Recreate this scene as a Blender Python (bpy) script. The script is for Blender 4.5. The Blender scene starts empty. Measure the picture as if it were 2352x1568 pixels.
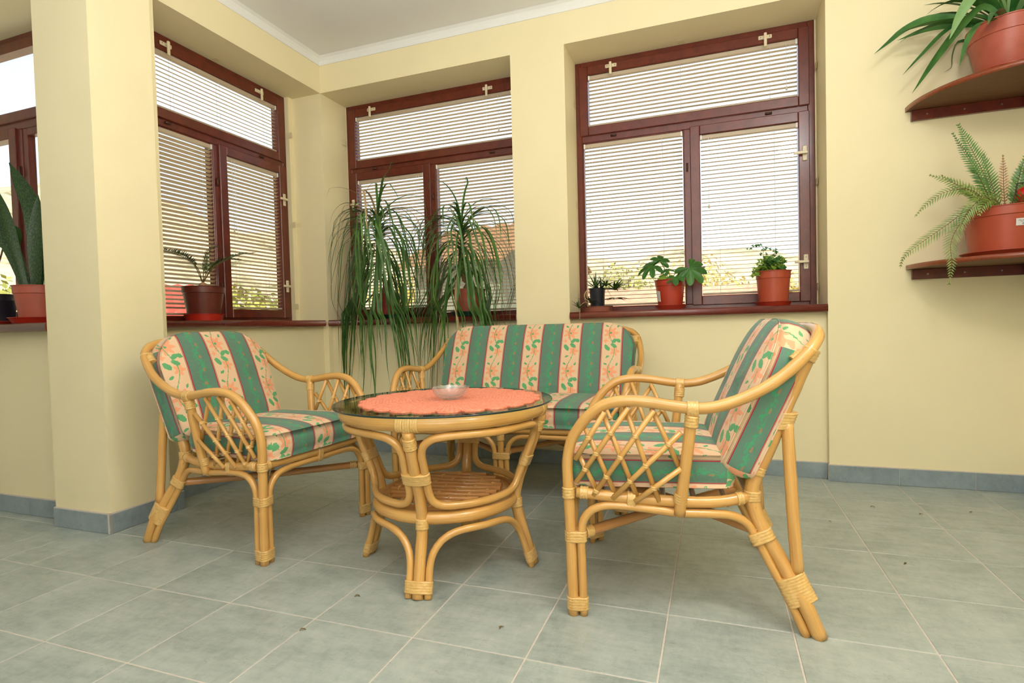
import bpy, math, random
from mathutils import Vector, Matrix
random.seed(7)
PI = math.pi
SC = bpy.context.scene
COL = SC.collection

# ------------------------------------------------------------------ camera
def cam_basis(yaw, pitch, roll):
    f = Vector((math.sin(yaw)*math.cos(pitch), math.cos(yaw)*math.cos(pitch), math.sin(pitch)))
    r = Vector((math.cos(yaw), -math.sin(yaw), 0)); u = r.cross(f)
    return r*math.cos(roll)+u*math.sin(roll), -r*math.sin(roll)+u*math.cos(roll), f
cam_d = bpy.data.cameras.new('camera'); cam = bpy.data.objects.new('camera', cam_d); COL.objects.link(cam)
_r, _u, _f = cam_basis(-0.34894, -0.02924, -0.02604)
cam.matrix_world = Matrix(((_r.x, _u.x, -_f.x, 0.809), (_r.y, _u.y, -_f.y, -1.344), (_r.z, _u.z, -_f.z, 0.866), (0, 0, 0, 1)))
cam_d.sensor_width = 36.0; cam_d.lens = 1282.5*36/2352; cam_d.clip_start = 0.02; cam_d.clip_end = 2000
SC.camera = cam

# ------------------------------------------------------------------ sky, sun, lamps, exposure
W = bpy.data.worlds.new('world'); SC.world = W; W.use_nodes = True
wn = W.node_tree.nodes; wl = W.node_tree.links
bg = wn['Background']
sky = wn.new('ShaderNodeTexSky'); sky.sky_type = 'NISHITA'; sky.sun_disc = False
sky.sun_elevation = math.radians(48); sky.sun_rotation = math.radians(165); sky.air_density = 1.0; sky.dust_density = 2.0
wtc = wn.new('ShaderNodeTexCoord'); wnz = wn.new('ShaderNodeTexNoise'); wnz.inputs['Scale'].default_value = 3.0; wnz.inputs['Detail'].default_value = 5
wl.new(wtc.outputs['Generated'], wnz.inputs['Vector'])
wr = wn.new('ShaderNodeValToRGB'); wr.color_ramp.elements[0].position = .35; wr.color_ramp.elements[0].color = (.6, .6, .6, 1); wr.color_ramp.elements[1].position = .65; wr.color_ramp.elements[1].color = (.9, .9, .9, 1)
wl.new(wnz.outputs[0], wr.inputs[0])
wsc = wn.new('ShaderNodeMix'); wsc.data_type = 'RGBA'; wsc.blend_type = 'MULTIPLY'; wsc.inputs[0].default_value = 1.0; wsc.inputs[7].default_value = (.22, .22, .22, 1)
wl.new(sky.outputs[0], wsc.inputs[6])
wmx = wn.new('ShaderNodeMix'); wmx.data_type = 'RGBA'; wl.new(wr.outputs[0], wmx.inputs[0]); wl.new(wsc.outputs[2], wmx.inputs[6]); wmx.inputs[7].default_value = (1.15, 1.22, 1.32, 1)
wl.new(wmx.outputs[2], bg.inputs[0]); bg.inputs[1].default_value = 1.3
sun_d = bpy.data.lights.new('sun', 'SUN'); sun = bpy.data.objects.new('sun', sun_d); COL.objects.link(sun)
sun_d.energy = 5.5; sun_d.angle = math.radians(0.6); sun_d.color = (1.0, 0.93, 0.80)
sun.rotation_euler = (math.radians(42), 0, math.radians(15))
# added point light up right of camera, standing in for flash off the ceiling
fill_d = bpy.data.lights.new('bounce_fill', 'POINT'); fill = bpy.data.objects.new('bounce_fill', fill_d); COL.objects.link(fill)
fill_d.shadow_soft_size = 0.10; fill_d.energy = 30; fill_d.color = (0.98, 0.99, 1.0)
fill.location = (1.55, -0.45, 2.58)
# soft-boxed flash head above the camera, tilted up at the ceiling
fl_d = bpy.data.lights.new('camera_flash', 'AREA'); fl = bpy.data.objects.new('camera_flash', fl_d); COL.objects.link(fl)
fl_d.shape = 'RECTANGLE'; fl_d.size = 0.16; fl_d.size_y = 0.12; fl_d.energy = 92; fl_d.color = (0.97, 0.985, 1.0)
fl.location = (0.84, -1.38, 1.16)
fl.rotation_euler = (Vector((-0.10, -0.05, 1.0))).to_track_quat('-Z', 'Y').to_euler()
# bare flash tube on the camera body: small hard highlights
hd_d = bpy.data.lights.new('camera_flash_tube', 'POINT'); hd = bpy.data.objects.new('camera_flash_tube', hd_d); COL.objects.link(hd)
hd_d.shadow_soft_size = 0.03; hd_d.energy = 7; hd_d.color = (1.0, 0.97, 0.92); hd.location = (0.83, -1.35, 1.04)
SC.view_settings.view_transform = 'Standard'; SC.view_settings.look = 'None'
SC.view_settings.gamma = 1.0; SC.view_settings.use_curve_mapping = False
SC.view_settings.exposure = 0.02

# ------------------------------------------------------------------ materials
def lin(c): return tuple(((x/255.0)/12.92 if x/255.0 <= .04045 else ((x/255.0+.055)/1.055)**2.4) for x in c) + (1.0,)
class NT:
    def __init__(s, name):
        s.m = bpy.data.materials.new(name); s.m.use_nodes = True; s.t = s.m.node_tree
        s.b = s.t.nodes['Principled BSDF']; s.out = s.t.nodes['Material Output']
    def n(s, kind, **kw):
        x = s.t.nodes.new(kind)
        for k, v in kw.items(): setattr(x, k, v)
        return x
    def set(s, sock, v):
        if isinstance(v, bpy.types.NodeSocket): s.t.links.new(v, sock)
        else: sock.default_value = v
    def ma(s, op, a, b=0.0, c=None, clamp=False):
        x = s.n('ShaderNodeMath', operation=op); x.use_clamp = clamp
        s.set(x.inputs[0], a); s.set(x.inputs[1], b)
        if c is not None: s.set(x.inputs[2], c)
        return x.outputs[0]
    def mix(s, fac, a, b, mode='MIX'):
        x = s.n('ShaderNodeMix', data_type='RGBA', blend_type=mode)
        s.set(x.inputs[0], fac); s.set(x.inputs[6], a); s.set(x.inputs[7], b)
        return x.outputs[2]
    def noise(s, vec, scale, detail=3.0, rough=.55, out=0):
        x = s.n('ShaderNodeTexNoise'); s.set(x.inputs['Vector'], vec)
        x.inputs['Scale'].default_value = scale; x.inputs['Detail'].default_value = detail; x.inputs['Roughness'].default_value = rough
        return x.outputs[out]
    def mapv(s, vec, scale=(1, 1, 1), loc=(0, 0, 0)):
        x = s.n('ShaderNodeMapping'); s.set(x.inputs[0], vec); x.inputs['Scale'].default_value = scale; x.inputs['Location'].default_value = loc
        return x.outputs[0]
    def ramp(s, fac, stops):
        x = s.n('ShaderNodeValToRGB'); s.set(x.inputs[0], fac)
        e = x.color_ramp.elements
        while len(e) < len(stops): e.new(.5)
        for i, (p, c) in enumerate(stops): e[i].position = p; e[i].color = c
        return x.outputs[0]
    def bump(s, h, strength=.3, dist=.01):
        x = s.n('ShaderNodeBump'); x.inputs['Strength'].default_value = strength; x.inputs['Distance'].default_value = dist
        s.set(x.inputs['Height'], h); s.t.links.new(x.outputs[0], s.b.inputs['Normal'])
    def base(s, v): s.set(s.b.inputs['Base Color'], v)
    def p(s, **kw):
        for k, v in kw.items(): s.set(s.b.inputs[k.replace('_', ' ')], v)
    def uv(s): return s.n('ShaderNodeUVMap').outputs[0]
    def obj(s): return s.n('ShaderNodeTexCoord').outputs['Object']
    def pos(s): return s.n('ShaderNodeNewGeometry').outputs['Position']
M = {}
def simple(name, c, rough=.5, var=.12, scale=30, spec=.5, bump=0, coat=0):
    t = NT(name); nz = t.noise(t.pos(), scale, 4)
    c = lin(c)
    dk = tuple(x*(1-var) for x in c[:3])+(1,); lt = tuple(min(1, x*(1+var)) for x in c[:3])+(1,)
    t.base(t.ramp(nz, [(.3, dk), (.7, lt)])); t.p(Roughness=rough, Specular_IOR_Level=spec)
    if coat: t.p(Coat_Weight=coat, Coat_Roughness=.12)
    if bump: t.bump(t.noise(t.pos(), scale*4, 3), bump, .002)
    M[name] = t.m; return t
simple('wall_paint', (240, 227, 185), .75, .015, 3, .25, .10)
simple('white_paint', (236, 235, 230), .8, .02, 3, .2)
simple('ceiling_paint', (240, 239, 237), .85, .015, 2, .2)
simple('grout', (206, 194, 182), .9, .08, 60, .2)
simple('cream_plastic', (226, 212, 178), .35, .05, 30)
simple('tape', (232, 218, 172), .6, .03, 30)
simple('cord', (235, 232, 225), .7, .03, 40)
simple('terracotta_plastic', (172, 74, 48), .34, .08, 14)
simple('red_terracotta', (168, 52, 32), .34, .08, 14)
simple('pale_terracotta', (176, 88, 68), .42, .10, 14)
simple('brown_plastic', (96, 40, 30), .34, .18, 25)
simple('red_plastic', (176, 40, 22), .3, .06, 20)
simple('green_plastic', (24, 66, 58), .4, .1, 20)
simple('black_plastic', (30, 34, 44), .35, .1, 20)
simple('clay', (140, 78, 58), .7, .15, 30)
simple('soil', (70, 50, 36), .95, .4, 90, .1, .8)
simple('steel', (150, 140, 128), .3, .1, 50); M['steel'].node_tree.nodes['Principled BSDF'].inputs['Metallic'].default_value = .9
simple('dark_metal', (66, 40, 30), .4, .1, 50)
simple('paper', (214, 212, 206), .6, .03, 20)
simple('ink', (90, 92, 96), .6, .03, 20)
simple('lining', (196, 204, 222), .7, .03, 20)
simple('trunk', (166, 128, 96), .8, .25, 60, .2, .6)
simple('stem_brown', (112, 88, 52), .7, .2, 60, .2)
simple('straw', (186, 160, 118), .7, .15, 60, .2)
simple('red_glass', (190, 22, 16), .12, .1, 10)
simple('black_wire', (18, 18, 20), .3, .1, 20)
simple('crumb', (112, 92, 58), .8, .25, 90, .2)
simple('rubber', (30, 26, 24), .7, .1, 50)

def wood(name, c1, c2, rough=.32, sc=(14, 14, 2), coat=.35):
    t = NT(name); v = t.mapv(t.obj(), sc)
    nz = t.noise(v, 6, 5, .6); n2 = t.noise(v, 26, 3, .6)
    f = t.ma('ADD', t.ma('MULTIPLY', nz, .7), t.ma('MULTIPLY', n2, .3))
    t.base(t.ramp(f, [(.32, lin(c1)), (.68, lin(c2))])); t.p(Roughness=rough, Coat_Weight=coat, Coat_Roughness=.18)
    t.bump(n2, .08, .002); M[name] = t.m
wood('mahogany', (82, 26, 14), (114, 42, 24), .34, (3, 14, 2))
wood('sill_wood', (92, 30, 22), (120, 46, 34), .26, (2, 12, 12), .5)
wood('shelf_wood', (118, 50, 24), (150, 72, 38), .3, (3, 14, 14), .4)
wood('shelf_under', (96, 60, 30), (112, 74, 40), .6, (2, 18, 14), 0)

def rattan(name, c1, c2, c3, sx=40, rough=.26):
    t = NT(name); uv = t.uv()
    g = t.noise(t.mapv(uv, (sx, 3, 1)), 1.0, 4, .6)
    big = t.noise(t.mapv(uv, (1.0, 5, 1)), 1.0, 3, .5)
    col = t.ramp(t.ma('ADD', t.ma('MULTIPLY', g, .55), t.ma('MULTIPLY', big, .45)), [(.34, lin(c1)), (.5, lin(c2)), (.68, lin(c3))])
    sp = t.noise(t.mapv(uv, (30, 60, 1)), 1.0, 2, .5)
    col = t.mix(t.ma('GREATER_THAN', sp, .74), col, lin((150, 100, 48)))
    t.base(col); t.p(Roughness=rough, Coat_Weight=.55, Coat_Roughness=.12)
    t.bump(g, .10, .002); M[name] = t.m
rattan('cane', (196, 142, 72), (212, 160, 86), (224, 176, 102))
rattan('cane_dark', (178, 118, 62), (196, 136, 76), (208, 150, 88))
rattan('wrap', (196, 146, 74), (222, 178, 104), (236, 200, 134), 24, .3)

t = NT('slat'); nz = t.noise(t.obj(), 8, 2)
t.base(t.ramp(nz, [(.3, lin((206, 182, 142))), (.7, lin((216, 194, 156)))])); t.p(Roughness=.45); M['slat'] = t.m
t = NT('head_rail'); t.base(lin((190, 172, 148))); t.p(Roughness=.45); M['head_rail'] = t.m

def tile_mat(name, c1, c2, c3, streak=True):
    t = NT(name); oi = t.n('ShaderNodeObjectInfo')
    off = t.n('ShaderNodeCombineXYZ'); r = oi.outputs['Random']
    t.set(off.inputs[0], t.ma('MULTIPLY', r, 37.0)); t.set(off.inputs[1], t.ma('MULTIPLY', r, 91.0)); t.set(off.inputs[2], t.ma('MULTIPLY', r, 13.0))
    va = t.n('ShaderNodeVectorMath', operation='ADD'); t.set(va.inputs[0], t.obj()); t.set(va.inputs[1], off.outputs[0]); v = va.outputs[0]
    a = t.noise(v, 5, 6, .65); b = t.noise(t.mapv(v, (9, 26, 9)), 1.2, 6, .7); c = t.noise(t.mapv(v, (60, 24, 40)), 1.0, 4, .7)
    f = t.ma('ADD', t.ma('MULTIPLY', a, .45), t.ma('ADD', t.ma('MULTIPLY', b, .35), t.ma('MULTIPLY', c, .2)))
    col = t.ramp(f, [(.36, lin(c1)), (.5, lin(c2)), (.64, lin(c3))])
    wv = t.noise(t.mapv(v, (10, 22, 10)), 2.2, 4, .6)
    lne = t.ma('LESS_THAN', t.ma('ABSOLUTE', t.ma('SUBTRACT', wv, .5)), .006)
    msk = t.ma('GREATER_THAN', t.noise(v, 16, 2), .58)
    col = t.mix(t.ma('MULTIPLY', t.ma('MULTIPLY', lne, msk), .5), col, lin((112, 112, 100)))
    t.base(col); t.p(Roughness=t.ramp(a, [(.3, (.3, .3, .3, 1)), (.7, (.42, .42, .42, 1))]), Specular_IOR_Level=.45)
    t.bump(f, .06, .003); M[name] = t.m
tile_mat('floor_tile', (134, 144, 137), (162, 170, 161), (180, 186, 177))
tile_mat('base_tile', (124, 136, 140), (142, 154, 157), (156, 167, 168))

t = NT('pane'); g = t.n('ShaderNodeBsdfGlossy'); g.inputs['Roughness'].default_value = .02
tr = t.n('ShaderNodeBsdfTransparent'); tr.inputs[0].default_value = (.96, .98, .97, 1)
lw = t.n('ShaderNodeLayerWeight'); lw.inputs[0].default_value = .5
fac = t.ma('ADD', .035, t.ma('MULTIPLY', t.ma('POWER', lw.outputs['Facing'], 5.0), .9))
ms = t.n('ShaderNodeMixShader'); t.t.links.new(fac, ms.inputs[0]); t.t.links.new(tr.outputs[0], ms.inputs[1]); t.t.links.new(g.outputs[0], ms.inputs[2])
t.t.links.new(ms.outputs[0], t.out.inputs[0]); M['pane'] = t.m
def glass(name, tint, f0, body=0.0):
    t = NT(name); g = t.n('ShaderNodeBsdfGlossy'); g.inputs['Roughness'].default_value = .01
    tr = t.n('ShaderNodeBsdfTransparent'); tr.inputs[0].default_value = tint
    lw = t.n('ShaderNodeLayerWeight'); lw.inputs[0].default_value = .5
    fac = t.ma('ADD', f0, t.ma('MULTIPLY', t.ma('POWER', lw.outputs['Facing'], 4.0), .9), clamp=True)
    ms = t.n('ShaderNodeMixShader'); t.t.links.new(fac, ms.inputs[0]); t.t.links.new(tr.outputs[0], ms.inputs[1]); t.t.links.new(g.outputs[0], ms.inputs[2])
    last = ms.outputs[0]
    if body:
        df = t.n('ShaderNodeBsdfTranslucent'); df.inputs[0].default_value = (.95, .97, .98, 1); d2 = t.n('ShaderNodeBsdfDiffuse'); d2.inputs[0].default_value = (.95, .97, .98, 1)
        m1 = t.n('ShaderNodeMixShader'); m1.inputs[0].default_value = .5; t.t.links.new(df.outputs[0], m1.inputs[1]); t.t.links.new(d2.outputs[0], m1.inputs[2])
        m2 = t.n('ShaderNodeMixShader'); m2.inputs[0].default_value = body; t.t.links.new(last, m2.inputs[1]); t.t.links.new(m1.outputs[0], m2.inputs[2]); last = m2.outputs[0]
    t.t.links.new(last, t.out.inputs[0]); M[name] = t.m
glass('table_glass', (.90, .95, .92, 1), .03); glass('crystal', (.97, .98, .98, 1), .16, .07)
t = NT('glass_edge'); t.base(lin((18, 44, 44))); t.p(Roughness=.08); M['glass_edge'] = t.m

t = NT('doily'); uv = t.uv()
sx = t.n('ShaderNodeSeparateXYZ'); t.set(sx.inputs[0], uv)
rr = sx.outputs[0]; th = sx.outputs[1]
ring = t.ma('SINE', t.ma('MULTIPLY', rr, 520)); ray_ = t.ma('SINE', t.ma('MULTIPLY', th, 2*PI*120))
h = t.ma('ADD', t.ma('MULTIPLY', ring, .5), t.ma('MULTIPLY', ray_, .5))
nz = t.noise(t.obj(), 90, 3)
t.base(t.ramp(t.ma('ADD', t.ma('MULTIPLY', h, .18), nz), [(.25, lin((238, 128, 98))), (.6, lin((253, 164, 134)))])); t.p(Roughness=.9, Specular_IOR_Level=.1)
t.bump(t.ma('ADD', h, nz), .7, .003); M['doily'] = t.m

# printed cushion cloth: u = across the stripes, v = along them (metres)
t = NT('floral'); uv = t.uv()
P = .226; V = .225
nv = t.n('ShaderNodeTexNoise'); t.set(nv.inputs['Vector'], uv); nv.inputs['Scale'].default_value = 150; nv.inputs['Detail'].default_value = 2
sxy = t.n('ShaderNodeSeparateXYZ'); t.set(sxy.inputs[0], uv)
snz = t.n('ShaderNodeSeparateXYZ'); t.set(snz.inputs[0], nv.outputs['Color'])
u0 = sxy.outputs[0]; v0 = sxy.outputs[1]
ju = t.ma('MULTIPLY', t.ma('SUBTRACT', snz.outputs[0], .5), .010); jv = t.ma('MULTIPLY', t.ma('SUBTRACT', snz.outputs[1], .5), .010)
f = t.ma('FRACT', t.ma('ADD', t.ma('DIVIDE', u0, P), 40.5)); d = t.ma('ABSOLUTE', t.ma('SUBTRACT', f, .5))
w = t.ma('ADD', t.ma('MULTIPLY', t.ma('SUBTRACT', f, .5), P), ju)
gv = t.ma('ADD', t.ma('MULTIPLY', t.ma('SUBTRACT', t.ma('FRACT', t.ma('ADD', t.ma('DIVIDE', v0, V), 40.0)), .5), V), jv)
cellw = t.noise(uv, 700, 1)
cloth = t.mix(cellw, lin((222, 184, 146)), lin((236, 202, 166)))
def ell(wc, vc, ang, a, b):
    dx = t.ma('SUBTRACT', w, wc); dy = t.ma('SUBTRACT', gv, vc); ca, sa = math.cos(ang), math.sin(ang)
    xr = t.ma('ADD', t.ma('MULTIPLY', dx, ca), t.ma('MULTIPLY', dy, sa)); yr = t.ma('SUBTRACT', t.ma('MULTIPLY', dy, ca), t.ma('MULTIPLY', dx, sa))
    q = t.ma('ADD', t.ma('POWER', t.ma('ABSOLUTE', t.ma('DIVIDE', xr, a)), 2.0), t.ma('POWER', t.ma('ABSOLUTE', t.ma('DIVIDE', yr, b)), 2.0))
    return t.ma('LESS_THAN', q, 1.0)
def flower(wc, vc, R, n):
    dx = t.ma('SUBTRACT', w, wc); dy = t.ma('SUBTRACT', gv, vc)
    r = t.ma('SQRT', t.ma('ADD', t.ma('MULTIPLY', dx, dx), t.ma('MULTIPLY', dy, dy)))
    a = t.ma('ARCTAN2', dy, dx)
    lim = t.ma('MULTIPLY', t.ma('ADD', .76, t.ma('MULTIPLY', t.ma('COSINE', t.ma('MULTIPLY', a, n)), .24)), R)
    return t.ma('LESS_THAN', r, lim), r
def OR(*a):
    o = a[0]
    for x in a[1:]: o = t.ma('MAXIMUM', o, x)
    return o
f1, r1 = flower(-.006, .052, .041, 7.0); f2, r2 = flower(.018, -.056, .027, 5.0); f3, r3 = flower(-.032, .004, .013, 4.0)
pet = OR(f1, f2, f3)
stem = t.ma('LESS_THAN', t.ma('ABSOLUTE', t.ma('SUBTRACT', w, t.ma('MULTIPLY', t.ma('SINE', t.ma('MULTIPLY', gv, 2*PI/V)), -.016))), .0018)
leaf = OR(ell(.014, .004, .7, .017, .010), ell(.036, .006, 2.4, .013, .010), ell(-.024, -.036, 2.2, .021, .011), ell(.012, -.024, -.6, .019, .010),
          ell(-.02, -.088, .5, .011, .006), ell(.03, .094, 1.2, .010, .005), ell(-.03, .095, 2.6, .010, .005), stem, t.ma('LESS_THAN', r1, .006))
c = t.mix(t.ma('MULTIPLY', pet, .85), cloth, lin((240, 158, 116)))
c = t.mix(t.ma('MULTIPLY', leaf, .9), c, lin((62, 164, 106)))
# green stripe with vine
w2 = t.ma('ADD', t.ma('MULTIPLY', t.ma('SUBTRACT', t.ma('FRACT', t.ma('ADD', f, .5)), .5), P), ju)
vine = t.ma('LESS_THAN', t.ma('ABSOLUTE', t.ma('SUBTRACT', w2, t.ma('MULTIPLY', t.ma('SINE', t.ma('MULTIPLY', v0, 2*PI/.09)), .010))), .0022)
blot = t.ma('MULTIPLY', t.ma('GREATER_THAN', t.noise(uv, 85, 3, .6), .515), t.ma('LESS_THAN', t.ma('ABSOLUTE', t.ma('SUBTRACT', w2, t.ma('MULTIPLY', t.ma('SINE', t.ma('MULTIPLY', v0, 2*PI/.09)), .008))), .017))
gd = t.ma('MULTIPLY', t.ma('SUBTRACT', t.ma('FRACT', t.ma('DIVIDE', v0, .06)), .5), .06)
dot = t.ma('LESS_THAN', t.ma('ADD', t.ma('POWER', t.ma('ABSOLUTE', t.ma('DIVIDE', gd, .009)), 2.0), t.ma('POWER', t.ma('ABSOLUTE', t.ma('DIVIDE', t.ma('SUBTRACT', w2, .010), .006)), 2.0)), 1.0)
gr = t.mix(cellw, lin((88, 122, 104)), lin((104, 138, 118)))
gr = t.mix(t.ma('MULTIPLY', OR(vine, blot), .85), gr, lin((66, 160, 110)))
gr = t.mix(t.ma('MULTIPLY', dot, .7), gr, lin((172, 122, 84)))
isp = t.ma('LESS_THAN', d, .25)
c = t.mix(isp, gr, c)
c = t.mix(t.ma('LESS_THAN', t.ma('ABSOLUTE', t.ma('SUBTRACT', d, .228)), .005), c, lin((110, 112, 90)))
c = t.mix(t.ma('LESS_THAN', t.ma('ABSOLUTE', t.ma('SUBTRACT', d, .252)), .013), c, lin((170, 52, 66)))
t.base(c); t.p(Roughness=.8, Specular_IOR_Level=.25, Sheen_Weight=.15)
bn = t.noise(t.mapv(t.obj(), (7, 18, 26)), 1.0, 3, .5); t.bump(t.ma('ADD', bn, t.ma('MULTIPLY', cellw, .05)), .45, .012)
M['floral'] = t.m

def leafmat(name, c1, c2, c3=None, scale=14, rough=.4, trans=.18, stripes=None):
    t = NT(name); nz = t.noise(t.pos(), scale, 3)
    col = t.ramp(nz, [(.3, lin(c1)), (.7, lin(c2))])
    if stripes:
        uv = t.uv(); s1 = t.noise(t.mapv(uv, (18, 70, 1)), 1.0, 3, .6)
        col = t.mix(t.ma('GREATER_THAN', s1, .52), col, lin(c3))
    t.base(col); t.p(Roughness=rough, Specular_IOR_Level=.4)
    if trans: t.b.inputs['Transmission Weight'].default_value = 0
    M[name] = t.m
leafmat('palm_leaf', (52, 90, 38), (88, 126, 58), rough=.42)
leafmat('palm_leaf_pale', (96, 128, 60), (128, 156, 74))
leafmat('fern_leaf', (92, 118, 46), (140, 156, 72))
leafmat('fern_green', (56, 102, 38), (96, 138, 56))
leafmat('fern_dry', (150, 100, 62), (176, 130, 84))
leafmat('sago_leaf', (30, 66, 24), (56, 96, 36))
leafmat('fatsia_leaf', (34, 82, 30), (66, 118, 44))
leafmat('parsley_leaf', (92, 132, 38), (140, 166, 66))
leafmat('parsley_dark', (44, 94, 36), (72, 120, 48))
leafmat('aloe_leaf', (44, 72, 30), (76, 104, 48))
leafmat('yucca_leaf', (34, 84, 34), (72, 120, 50))
leafmat('yucca_pale', (108, 146, 88), (128, 160, 100))
leafmat('sansevieria_leaf', (26, 48, 22), (36, 62, 28), (60, 88, 44), stripes=True)
leafmat('rubber_leaf', (38, 78, 26), (58, 100, 34))
leafmat('tree_leaf', (110, 124, 46), (186, 178, 78), scale=1.5)
leafmat('tree_leaf_gold', (196, 170, 84), (226, 206, 120), scale=1.5)

t = NT('hillside'); pz = t.pos()
a = t.noise(pz, .05, 6, .65); b = t.noise(pz, .35, 5, .7)
col = t.ramp(t.ma('ADD', t.ma('MULTIPLY', a, .5), t.ma('MULTIPLY', b, .5)), [(.38, lin((112, 112, 80))), (.44, lin((160, 150, 116))), (.50, lin((206, 186, 152))), (.66, lin((224, 206, 176)))])
t.base(col); t.p(Roughness=.95, Specular_IOR_Level=.1); M['hillside'] = t.m
simple('render_wall', (190, 176, 146), .9, .08, 1.5, .1)
simple('grey_render', (132, 132, 112), .9, .1, 1.5, .1)
simple('roof_clay', (206, 150, 122), .8, .16, 3, .2)
simple('roof_brown', (150, 110, 76), .8, .16, 3, .2)
simple('roof_red', (206, 82, 66), .8, .1, 3, .2)
simple('bark', (92, 72, 54), .9, .2, 8, .1)
simple('dark_window', (48, 52, 56), .2, .1, 2)

# ------------------------------------------------------------------ mesh helpers
class MB:
    def __init__(s): s.v = []; s.f = []; s.uv = []; s.mi = []; s.sm = []
    def face(s, idx, uv=None, mi=0, sm=False): s.f.append(idx); s.uv.append(uv); s.mi.append(mi); s.sm.append(sm)
    def box(s, x0, x1, y0, y1, z0, z1, mi=0, bev=0.0):
        o = len(s.v)
        if bev <= 0:
            s.v += [(x, y, z) for z in (z0, z1) for y in (y0, y1) for x in (x0, x1)]
            for q in ((0, 2, 3, 1), (4, 5, 7, 6), (0, 1, 5, 4), (2, 6, 7, 3), (0, 4, 6, 2), (1, 3, 7, 5)): s.face(tuple(o+i for i in q), None, mi)
            return
        b = bev; idx = {}
        def vid(ax, sx, sy, sz):
            k = (ax, sx, sy, sz)
            if k not in idx:
                X = [x0, x1][sx]; Y = [y0, y1][sy]; Z = [z0, z1][sz]
                if ax != 0: X += b*(1-2*sx)
                if ax != 1: Y += b*(1-2*sy)
                if ax != 2: Z += b*(1-2*sz)
                idx[k] = len(s.v); s.v.append((X, Y, Z))
            return idx[k]
        def add(ks):
            c = Vector((0, 0, 0)); ps = [Vector(s.v[k]) for k in ks]
            for p in ps: c += p
            c /= len(ps); nrm = (ps[1]-ps[0]).cross(ps[2]-ps[0]); ctr = Vector(((x0+x1)/2, (y0+y1)/2, (z0+z1)/2))
            s.face(tuple(ks) if nrm.dot(c-ctr) > 0 else tuple(reversed(ks)), None, mi)
        for sx in (0, 1): add([vid(0, sx, a, c) for a, c in ((0, 0), (1, 0), (1, 1), (0, 1))])
        for sy in (0, 1): add([vid(1, a, sy, c) for a, c in ((0, 0), (1, 0), (1, 1), (0, 1))])
        for sz in (0, 1): add([vid(2, a, c, sz) for a, c in ((0, 0), (1, 0), (1, 1), (0, 1))])
        for sy in (0, 1):
            for sz in (0, 1): add([vid(1, 0, sy, sz), vid(1, 1, sy, sz), vid(2, 1, sy, sz), vid(2, 0, sy, sz)])
        for sx in (0, 1):
            for sz in (0, 1): add([vid(0, sx, 0, sz), vid(0, sx, 1, sz), vid(2, sx, 1, sz), vid(2, sx, 0, sz)])
        for sx in (0, 1):
            for sy in (0, 1): add([vid(0, sx, sy, 0), vid(0, sx, sy, 1), vid(1, sx, sy, 1), vid(1, sx, sy, 0)])
        for sx in (0, 1):
            for sy in (0, 1):
                for sz in (0, 1): add([vid(0, sx, sy, sz), vid(1, sx, sy, sz), vid(2, sx, sy, sz)])
    def tube(s, pts, r, n=10, mi=0, closed=False, cap=True):
        pts = [Vector(p) for p in pts]; m = len(pts); rs = r if isinstance(r, (list, tuple)) else [r]*m
        o = len(s.v); L = 0.0; Ls = [0.0]
        for i in range(1, m): L += (pts[i]-pts[i-1]).length; Ls.append(L)
        tan = []
        for i in range(m):
            a = pts[(i-1) % m] if (closed or i > 0) else pts[0]; b = pts[(i+1) % m] if (closed or i < m-1) else pts[-1]
            tan.append((b-a).normalized())
        ref = Vector((0, 0, 1)) if abs(tan[0].z) < .9 else Vector((1, 0, 0))
        nr = (ref-tan[0]*ref.dot(tan[0])).normalized(); frames = []
        for i in range(m):
            nr = (nr-tan[i]*nr.dot(tan[i])).normalized(); frames.append((nr.copy(), tan[i].cross(nr)))
        for i in range(m):
            a, b = frames[i]
            for k in range(n):
                q = 2*PI*k/n; s.v.append(tuple(pts[i]+a*(rs[i]*math.cos(q))+b*(rs[i]*math.sin(q))))
        segs = m if closed else m-1
        off = random.random()*9
        for i in range(segs):
            j = (i+1) % m; v0 = Ls[i]+off; v1 = (Ls[j] if j else L+(pts[0]-pts[-1]).length)+off
            for k in range(n):
                k2 = (k+1) % n
                s.face((o+i*n+k, o+i*n+k2, o+j*n+k2, o+j*n+k), ((k/n, v0), ((k+1)/n, v0), ((k+1)/n, v1), (k/n, v1)), mi, True)
        if cap and not closed:
            s.face(tuple(o+k for k in reversed(range(n))), [(k/n, off) for k in reversed(range(n))], mi)
            s.face(tuple(o+(m-1)*n+k for k in range(n)), [(k/n, off) for k in range(n)], mi)
    def lathe(s, prof, n=32, mi=0, sm=True, cx=0, cy=0, close=False):
        o = len(s.v)
        for r, z in prof:
            for k in range(n):
                a = 2*PI*k/n; s.v.append((cx+r*math.cos(a), cy+r*math.sin(a), z))
        m = len(prof)
        for i in range(m if close else m-1):
            j = (i+1) % m
            for k in range(n):
                k2 = (k+1) % n; s.face((o+i*n+k, o+i*n+k2, o+j*n+k2, o+j*n+k), ((k/n, i), ((k+1)/n, i), ((k+1)/n, i+1), (k/n, i+1)), mi, sm)
    def build(s, name, mat, parent=None, loc=None, rot=None, weld=False, kind=None):
        me = bpy.data.meshes.new(name); me.from_pydata(s.v, [], s.f)
        mats = mat if isinstance(mat, (list, tuple)) else [mat]
        for mm in mats: me.materials.append(M[mm] if isinstance(mm, str) else mm)
        if any(u is not None for u in s.uv):
            ul = me.uv_layers.new(name='UVMap'); k = 0
            for fi, p in enumerate(me.polygons):
                u = s.uv[fi]
                for li in range(p.loop_total):
                    if u is not None: ul.data[p.loop_start+li].uv = (u[li][0], u[li][1])
        for fi, p in enumerate(me.polygons): p.material_index = s.mi[fi]; p.use_smooth = s.sm[fi]
        me.update()
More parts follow.
